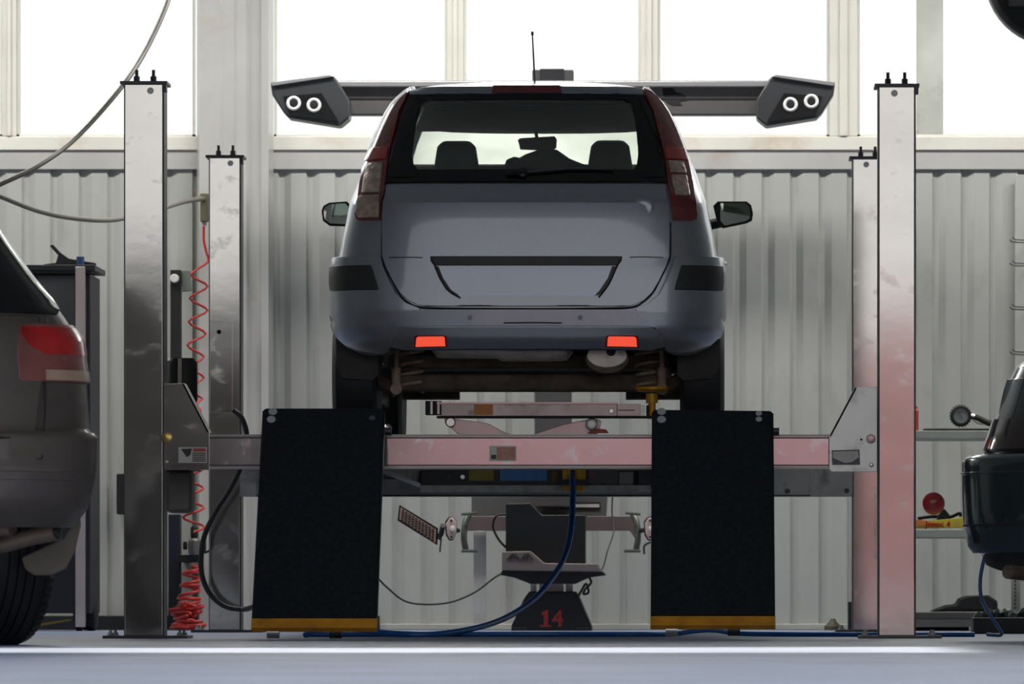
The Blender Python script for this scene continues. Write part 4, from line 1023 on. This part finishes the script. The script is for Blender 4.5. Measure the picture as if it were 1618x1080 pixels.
# stretched red coil from the valve to the regulator
P = []; pts = [(322, 357), (322, 380), (326, 398), (328, 414)]
P += [W(a, b, 6.72) for a, b in pts]
for i, (a, b) in enumerate([(302, 434), (328, 452), (300, 471), (328, 490), (298, 508), (325, 527), (296, 545), (322, 563), (300, 580), (322, 596), (300, 612), (320, 630)]):
    P.append(W(a, b, 6.66+.05*(i % 2)))
P = cr(P, 4)
for i in range(60):
    t = i/59; py = 640+t*200; P.append(W(306+11*math.sin(t*2*PI*6.5)*(1+.6*t), py, 6.45+.05*math.cos(t*2*PI*6.5)))
o = obj('coiled_hose', tube(P, .0065, 8), M_hose_r, smooth=70); tag(o, 'thin red coiled hose stretched zigzag from the wall valve down to the regulator', 'hose')
P = []
for i in range(240):
    t = i/239; py = 893+t*104; amp = 11+t*12
    cxp = 303-t*8 if t < .8 else 296-(t-.8)*20
    P.append(W(cxp+amp*math.sin(t*2*PI*11), py+4*math.sin(t*2*PI*5), 6.30+.07*math.cos(t*2*PI*11)))
P = [Vector((p.x, p.y, max(p.z, .012))) for p in P]
for i in range(300):
    t = i/299; a = t*2*PI*13
    P.append(Vector((W(293, 0, 5.9).x+.085*math.sin(a)*(.7+.3*math.sin(a*.13))+.02*math.sin(t*9), 5.9+.07*math.cos(a*1.03), .012+.12*t*(1+.2*math.sin(a*.7)))))
P = [Vector((p.x, p.y, max(.012, p.z))) for p in P]
o = obj('coiled_hose', tube(P, .008, 8), M_hose_r, smooth=70); tag(o, 'tangled red coiled hose drooping from the regulator into a heap on the floor', 'hose')
# regulator
rg = thing('air_regulator', tuple(W(303, 900, 6.7)), 'black and metal air pressure regulator on the wall behind the left posts', 'regulator')
obj('regulator_plate', pbox(281, 876, 316, 888, 6.62, .42), M_dark, rg, bevel=.003)
for a, b, c, d, m in ((301, 831, 313, 850, M_rubber), (297, 850, 318, 876, mat('regulator_zinc', (130, 128, 124), .4, .6)), (289, 855, 296, 868, M_rubber), (299, 888, 313, 897, mat('regulator_zinc', (130, 128, 124))), (318, 846, 326, 872, M_dark)):
    c0 = W((a+c)/2, d, 6.62); h_ = (d-b)/S(6.62); r_ = (c-a)/2/S(6.62)
    obj('regulator_bowl' if d > 880 else 'regulator_knob' if m is M_rubber else 'regulator_body', lathe(c0, (0, 0, 1), [(0, r_*.8), (h_*.15, r_), (h_*.85, r_), (h_, r_*.7), (h_, 0)], 14), m, rg)
hose('power_cable', [(368, 647, 4.3), (382, 660, 4.3), (390, 690, 4.3), (383, 730, 4.3), (365, 770, 4.3), (340, 810, 4.3), (322, 850, 4.3), (318, 900, 4.3), (330, 935, 4.3), (355, 957, 4.3), (385, 962, 4.3), (405, 957, 4.2), (440, 952, 4.1)], .013, M_hose_k, 'thick black cable looping down beside the far left post', 'cable')
obj('signal_lead', tube(cr([W(*p) for p in [(342, 800, 6.3), (337, 835, 6.4), (338, 860, 6.5), (326, 872, 6.6), (318, 868, 6.63)]], 6), .006), M_hose_k, rg)
hose('power_cable', [(590, 905, 5.6), (612, 928, 5.7), (645, 951, 5.8), (700, 953, 5.85), (745, 938, 5.9), (780, 913, 5.95), (792, 906, 5.97)], .005, M_hose_k, 'thin black cable sagging from left ramp to the aligner ledge', 'cable')
hose('power_cable', [(800, 812, 6.0), (784, 815, 6.0), (779, 832, 6.0), (788, 852, 6.0), (800, 865, 6.05)], .006, M_hose_k, 'black cable looping out of the left side of the aligner cabinet', 'cable')
hose('power_cable', [(968, 782, 6.35), (967, 810, 6.35), (970, 838, 6.3), (960, 870, 6.2), (954, 893, 6.1), (948, 904, 6.0)], .0035, M_hose_k, 'thin wire running down right of the aligner cabinet', 'cable')
hose('power_cable', [(930, 910, 6.0), (934, 920, 6.0), (925, 930, 6.0), (922, 938, 6.0), (930, 935, 6.0), (926, 922, 6.0), (918, 934, 6.0), (911, 946, 6.0)], .006, M_hose_k, 'bundle of black cable tied under the right end of the ledge', 'cable')
# blue air hose: from the rear jack down in a curve to the floor and along it
Yh = 3.1
hose('air_hose', [(904, 748, 3.2), (905, 780, 3.0), (903, 830, 2.8), (895, 870, 2.6), (878, 905, 2.3), (845, 945, 2.0), (800, 975, 1.6), (750, 992, 1.2), (690, 1001.5, .95), (640, 1001.5, .9), (590, 998, .8), (540, 990, .7), (500, 996, .6), (482, 1003, .55)], .0135, M_hose_b, 'blue hose curving down from the rear jack to the floor, middle of the lift', n=10)
zf = lambda Y: VY+(CH-.011)*S(Y)
FL = lambda px, Y: (px, zf(Y), Y)
hose('air_hose', [FL(482, .9), FL(560, .95), FL(700, 1.1), FL(860, 1.2), FL(1000, 1.1), FL(1060, 1.2), (1100, zf(1.2)-5, 1.2), (1130, zf(1.2)-6, 1.2), (1165, zf(1.2)-1, 1.2), FL(1240, 1.1), FL(1330, 1.0), FL(1440, .9), FL(1540, .9)], .0105, M_hose_b, 'dark blue hose lying along the floor across the whole lift bay', n=8)
hose('air_hose', [(1566, 860, .6), (1556, 880, .6), (1549, 915, .6), (1551, 945, .6), (1564, 970, .7), (1577, 990, .75), (1582, zf(.8), .8), (1560, zf(.85), .85)], .008, mat('pale_blue_hose', (70, 110, 160), .25), 'blue hose hanging beside the green saloon to the floor')

# ------------------------------------------------------------------ left background: tool cabinet and lever arm
YC = 5.6
tc_ = thing('tool_cabinet', tuple(W(60, 1000, YC).xy)+(0,), 'dark tool cabinet with pale metal corner post behind the off-road car', 'cabinet')
x0, x1 = W(-60, 0, YC).x, W(142, 0, YC).x
obj('cabinet_body', box(x0, YC+.02, .09, x1, YC+.55, W(0, 432, YC).z), mat('cabinet_blueblack', (22, 25, 36), .5), tc_, bevel=.006)
obj('cabinet_top', pbox(-60, 418, 150, 427, YC-.01, .58), M_dark, tc_, bevel=.004)
obj('top_rail', pbox(-60, 427, 146, 432, YC, .03), M_dark, tc_)
obj('corner_post', pbox(119, 421, 134, 990, YC-.03, .05), M_alu, tc_, bevel=.003)
obj('upper_panel', pbox(60, 436, 118, 620, YC, .02), mat('cabinet_panel_grey', (70, 71, 74), .5), tc_, bevel=.002)
obj('yellow_edge_strip', pprism([(60, 985), (112, 977), (112, 980), (60, 989)], YC-.01, .01), mat('dull_yellow', (110, 95, 30), .5), tc_)
for dx in (.12, x1-x0-.06):
    obj('caster', lathe((x0+dx, YC+.08, .045), (1, 0, 0), [(-.015, .043), (.015, .043), (.015, 0)], 16), M_rubber, tc_)
    obj('caster', lathe((x0+dx, YC+.48, .045), (1, 0, 0), [(-.015, .043), (.015, .043), (.015, 0)], 16), M_rubber, tc_)
    obj('caster_mount', box(x0+dx-.03, YC+.05, .045, x0+dx+.03, YC+.5, .095), M_dark, tc_)
t = obj('power_tool', pprism([(70, 417), (88, 415), (92, 403), (78, 388), (83, 386), (94, 398), (108, 408), (124, 411), (150, 415), (150, 418), (70, 418)], YC+.1, .08), M_rubber, bevel=.004); tag(t, 'black hand tool lying on top of the dark tool cabinet', 'tool')
t = obj('tape_roll', lathe(W(127, 418, YC+.08), (0, 0, 1), [(0, .02), (.04, .02), (.04, 0)], 16), mat('blue_cap', (38, 62, 105), .5)); tag(t, 'small dark blue round pot on the tool cabinet corner', 'pot')
# dark bar with a white roller on the wall
br = thing('wall_lever', tuple(W(281, 612, 6.6)), 'black upright bar with white round end and grey plate, left of far post', 'lever')
obj('bar', pbox(269, 426, 286, 640, 6.6, .06), mat('bar_black', (30, 30, 30), .5), br, bevel=.004); obj('roller_end', disc(276, 440, 6.6, 7.2, .03), M_white, br)
obj('bracket_plate', pprism([(286, 427), (300, 427), (303, 459), (288, 461)], 6.62, .02), mat('bracket_greygreen', (112, 118, 112), .5), br, bevel=.003)
cp = thing('cable_duct', tuple(W(280, 1000, 6.85).xy)+(0,), 'dark blue upright duct on the wall behind the near left post', 'duct')
obj('duct_body', pbox(266, 812, 284, 990, 6.78, .12), mat('duct_navy', (18, 22, 34), .5), cp, bevel=.004); obj('duct_foot', box(W(264, 0, 6.8).x, 6.76, 0, W(286, 0, 6.8).x, 6.92, W(0, 985, 6.8).z), M_dark, cp)
t = obj('wall_box', pbox(184, 748, 197, 812, 6.86, .12), M_rubber, bevel=.006); tag(t, 'small black box on the wall left of the near left post', 'box')
obj('side_wheel', lathe((W(146, 977, 5.9).x, 5.85, .086), (1, 0, 0), [(-.03, .07), (-.02, .085), (.02, .085), (.03, .07), (.03, 0)], 24), M_tyre, tc_)

# ------------------------------------------------------------------ right background: shelf rack with things
YR = 5.9
rk = thing('shelf_rack', tuple(W(1540, 1000, YR).xy)+(0,), 'grey metal shelf rack at the wall between right post and green saloon', 'shelf rack')
M_shelf = mat('shelf_grey', (150, 154, 146), .5, .1, noise=.1); x0 = W(1398, 0, YR).x; x1 = W(1680, 0, YR).x
sz = []
for py0, py1, xr in ((680, 693, 1680), (836, 849, 1680), (967, 977, 1680)):
    a = W(0, py1, YR).z; b = W(0, py0, YR).z; sz.append(b)
    obj('shelf', box(x0, YR, a, x1, YR+.5, b), M_shelf if py0 < 900 else mat('low_shelf_dark', (72, 70, 66), .6), rk, bevel=.003)
obj('shelf', box(x0, YR+.01, W(0, 990, YR).z, W(1535, 0, YR).x, YR+.5, W(0, 977, YR).z), mat('low_shelf_pale', (136, 132, 124), .6, noise=.2), rk, bevel=.003)
for xx in (x0, x1-.04):
    for yy in (YR+.0, YR+.46): obj('upright', box(xx, yy, 0, xx+.04, yy+.04, sz[0]+.0), M_shelf, rk)
p = W(1518, 650, YR+.08)
g = thing('pressure_gauge', (p.x, p.y, sz[0]), 'round black tyre pressure gauge with pistol grip on the top shelf', 'gauge')
rr = 16.5/S(YR+.08); cc = Vector((p.x, p.y, sz[0]+rr+.012))
gr = obj('gauge_boot', lathe(cc, (0, -1, 0), [(-.03, rr*.85), (-.02, rr), (.015, rr), (.02, rr*.9), (.02, rr*.72), (.012, rr*.7)], 30), M_rubber, g)
obj('gauge_knurls', (lambda bm: [abox(bm, cc.x+rr*math.cos(a)-.004, cc.y-.012, cc.z+rr*math.sin(a)-.004, cc.x+rr*math.cos(a)+.004, cc.y+.015, cc.z+rr*math.sin(a)+.004) for a in [2*PI*k/22 for k in range(22)]] and bm)(B()), M_rubber, gr)
obj('gauge_face', lathe(cc, (0, -1, 0), [(.005, rr*.72), (.014, rr*.72), (.014, 0)], 26), mat('gauge_face_grey', (118, 120, 122), .2), g)
obj('gauge_needle', tube([cc+Vector((-.012, -.017, .02)), cc+Vector((.01, -.017, -.015))], .0015, 5), M_labelk, g)
obj('pistol_grip', tube(cr([cc+Vector((.05, 0, .0)), cc+Vector((.085, 0, -.01)), cc+Vector((.14, 0, -.035)), cc+Vector((.17, 0, -.04))], 4), .013, 10, r2=.017), M_rubber, g)
obj('grip_collar', tube([cc+Vector((.045, 0, .003)), cc+Vector((.07, 0, -.004))], .014, 10), M_alu, g); obj('gauge_lever', tube([cc+Vector((.055, 0, -.015)), cc+Vector((.09, 0, -.04)), cc+Vector((.12, 0, -.042))], .004, 6), M_alu, g)
t = obj('rubber_mat', (lambda bm: abox(bm, W(1460, 0, YR).x, YR+.03, sz[0], W(1575, 0, YR).x, YR+.22, sz[0]+.012))(B()), M_rubber, bevel=.003); tag(t, 'thin black mat under the pressure gauge on the top shelf', 'mat')
for q_ in (g,): q_.location.z += .012
t = obj('spray_can', lathe((W(1447, 0, YR+.1).x, YR+.1, sz[0]), (0, 0, 1), [(0, .014), (.045, .014), (.045, .0145), (.105, .0145), (.112, .009), (.125, .009), (.125, 0)], 16), M_labelr); tag(t, 'small red spray can on the top shelf beside the right post', 'can')
# lid and box on the middle shelf
t = thing('round_lamp', (W(1475, 0, YR+.12).x, YR+.12, sz[1]+.045), 'round dark red disc lamp propped on the yellow box, middle shelf', 'lamp')
c = W(1475, 795, YR+.12); r_ = 18/S(YR)
obj('lamp_disc', lathe(c, (0, -1, 0), [(-.02, r_*.7), (0, r_), (.012, r_*.97), (.018, r_*.8), (.02, 0)], 30), mat('dark_red_disc', (142, 14, 26), .3, coat=.6), t)
obj('lamp_stand', pprism([(1478, 828), (1482, 814), (1492, 803), (1500, 812), (1505, 828)], YR+.13, .05), M_dark, t, bevel=.004)
t = thing('parts_box', (W(1483, 0, YR+.05).x, YR+.10, sz[1]), 'yellow cardboard box with red lettering on the middle shelf', 'box')
bxm = mat('yellow_box_card', (186, 172, 52), .5, noise=.1)
obj('carton', pprism([(1446, 836), (1446, 825), (1480, 823), (1522, 819), (1523, 835)], YR+.04, .14), bxm, t, bevel=.002)
obj('carton_flap', pprism([(1446, 824), (1452, 822), (1482, 828), (1446, 833)], YR+.036, .004), mat('orange_flap', (205, 120, 60), .5), t)
obj('lettering', text_at('Jnnoc 4', .042, W(1482, 830, YR+.037), .0015, True), M_redb, t, smooth=0)
BOX = t
obj('round_print', lathe(W(1512, 828, YR+.039), (0, -1, 0), [(0, .017), (.001, .017), (.001, 0)], 18), mat('print_gold', (176, 150, 60), .5), t)
BOX.location.z += .006
t = obj('hand_clamp', tube(cr([W(1450, 822, YR+.2), W(1475, 819, YR+.2), W(1500, 820, YR+.2), W(1516, 814, YR+.2), W(1518, 819, YR+.2)], 5), .008, 8), M_rubber); tag(t, 'thin black hooked tool lying on the yellow box', 'tool')
t.location.z = sz[1]+.05
# dark cover and boxes low down
P = [(1470, 967), (1495, 957), (1512, 955), (1516, 946), (1530, 942), (1562, 941), (1576, 950), (1577, 967)]
t = obj('seat_cover', pprism(P, YR+.05, .3), M_rubber, bevel=.012); t.location.z = sz[2]+.004; tag(t, 'black bundle of cloth lying on the lowest shelf', 'cloth')
t = thing('parts_crate', (W(1585, 0, 3.2).x, 3.3, 0), 'dark crate of clear plastic bags on the floor right of the post', 'crate')
obj('crate', box(W(1538, 0, 3.2).x, 3.2, .0, W(1660, 0, 3.2).x, 3.5, W(0, 975, 3.2).z), mat('crate_dark', (32, 35, 36), .5), t, bevel=.006)
b2 = B()
for i in range(14):
    a = Vector((W(1545, 0, 3.2).x+random.random()*.3, 3.23+random.random()*.2, W(0, 975, 3.2).z+random.random()*.02))
    bmesh.ops.create_icosphere(b2, subdivisions=1, radius=.03, matrix=Matrix.Translation(a) @ Matrix.Rotation(random.random()*3, 4, 'X'))
obj('plastic_bags', b2, mat('bag_film', (70, 84, 80), .15, .2, noise=.5, nscale=30), t, smooth=0)
t = obj('floor_box', box(W(1440, 0, 6.2).x, 6.1, 0, W(1530, 0, 6.2).x, 6.4, W(0, 986, 6.2).z-.006), M_black, bevel=.004); tag(t, 'flat black box on the floor under the lowest shelf', 'box')
t = obj('wall_bracket', lathe(W(1316, 1000, 6.6), (0, 0, 1), [(0, .045), (.02, .045), (.045, .02), (.06, .012), (.06, 0)], 14), mat('bracket_brown', (84, 80, 66), .6)); t.location.z = 0; tag(t, 'small brown knob on the floor left of the far right post', 'knob')
t = obj('wall_strip', box(W(1340, 0, 6.5).x, 6.4, 0, W(1354, 0, 6.5).x, 6.6, W(0, 950, 6.5).z), M_rubber, bevel=.005); tag(t, 'black upright block behind the far right post', 'block')
# perforated panel with pairs of hooks
pn = thing('hook_board', tuple(W(1640, 1000, 6.9).xy)+(W(0, 640, 6.9).z,), 'pale board with wire hooks on the wall at the right edge', 'board')
obj('panel_sheet', box(W(1604, 0, 6.9).x, 6.93, W(0, 700, 6.9).z, W(1760, 0, 6.9).x, 6.96, W(0, 275, 6.9).z), M_wall, pn, bevel=.003)
for py in (381, 418, 487, 558):
    for dy in (-2, 2):
        obj('wire_hook', tube([W(1598-dy, py-4+dy, 6.45), W(1601-dy, py+dy-1, 6.5), W(1612, py+dy, 6.7), W(1625, py+dy, 6.94)], .0035, 6), M_edge, pn)
ps = thing('slotted_upright', tuple(W(1605, 1000, 6.75).xy)+(0,), 'pale slotted metal upright standing behind the green saloon', 'upright')
obj('channel', pbox(1598, 905, 1612, 1000, 6.7, .04), M_shelf, ps)
g = B()
for i in range(12): pbox(1603, 910+i*6, 1605, 913+i*6, 6.698, .004, g)
obj('slot_row', g, M_rubber, ps)
# dark rounded fitting hanging at the top right
t = thing('hose_reel', tuple(W(1640, 0, 1.5)), 'dark rounded hanging drum cut by the top right corner', 'hose reel')
obj('reel_drum', lathe(W(1668, -40, 1.5), (0, 1, 0), [(-.1, .2), (-.12, .29), (-.08, .31), (.08, .31), (.12, .29), (.1, .2)], 48), mat('reel_dark', (36, 36, 38), .35), t)
obj('reel_guard', pbox(1592, -20, 1640, 12, 1.36, .1), mat('reel_guard_grey', (80, 78, 78), .4), t, bevel=.012)
obj('reel_hanger', box(W(1665, 0, 1.5).x-.03, 1.47, W(0, -60, 1.5).z, W(1665, 0, 1.5).x+.03, 1.53, ZT), M_dark, t)
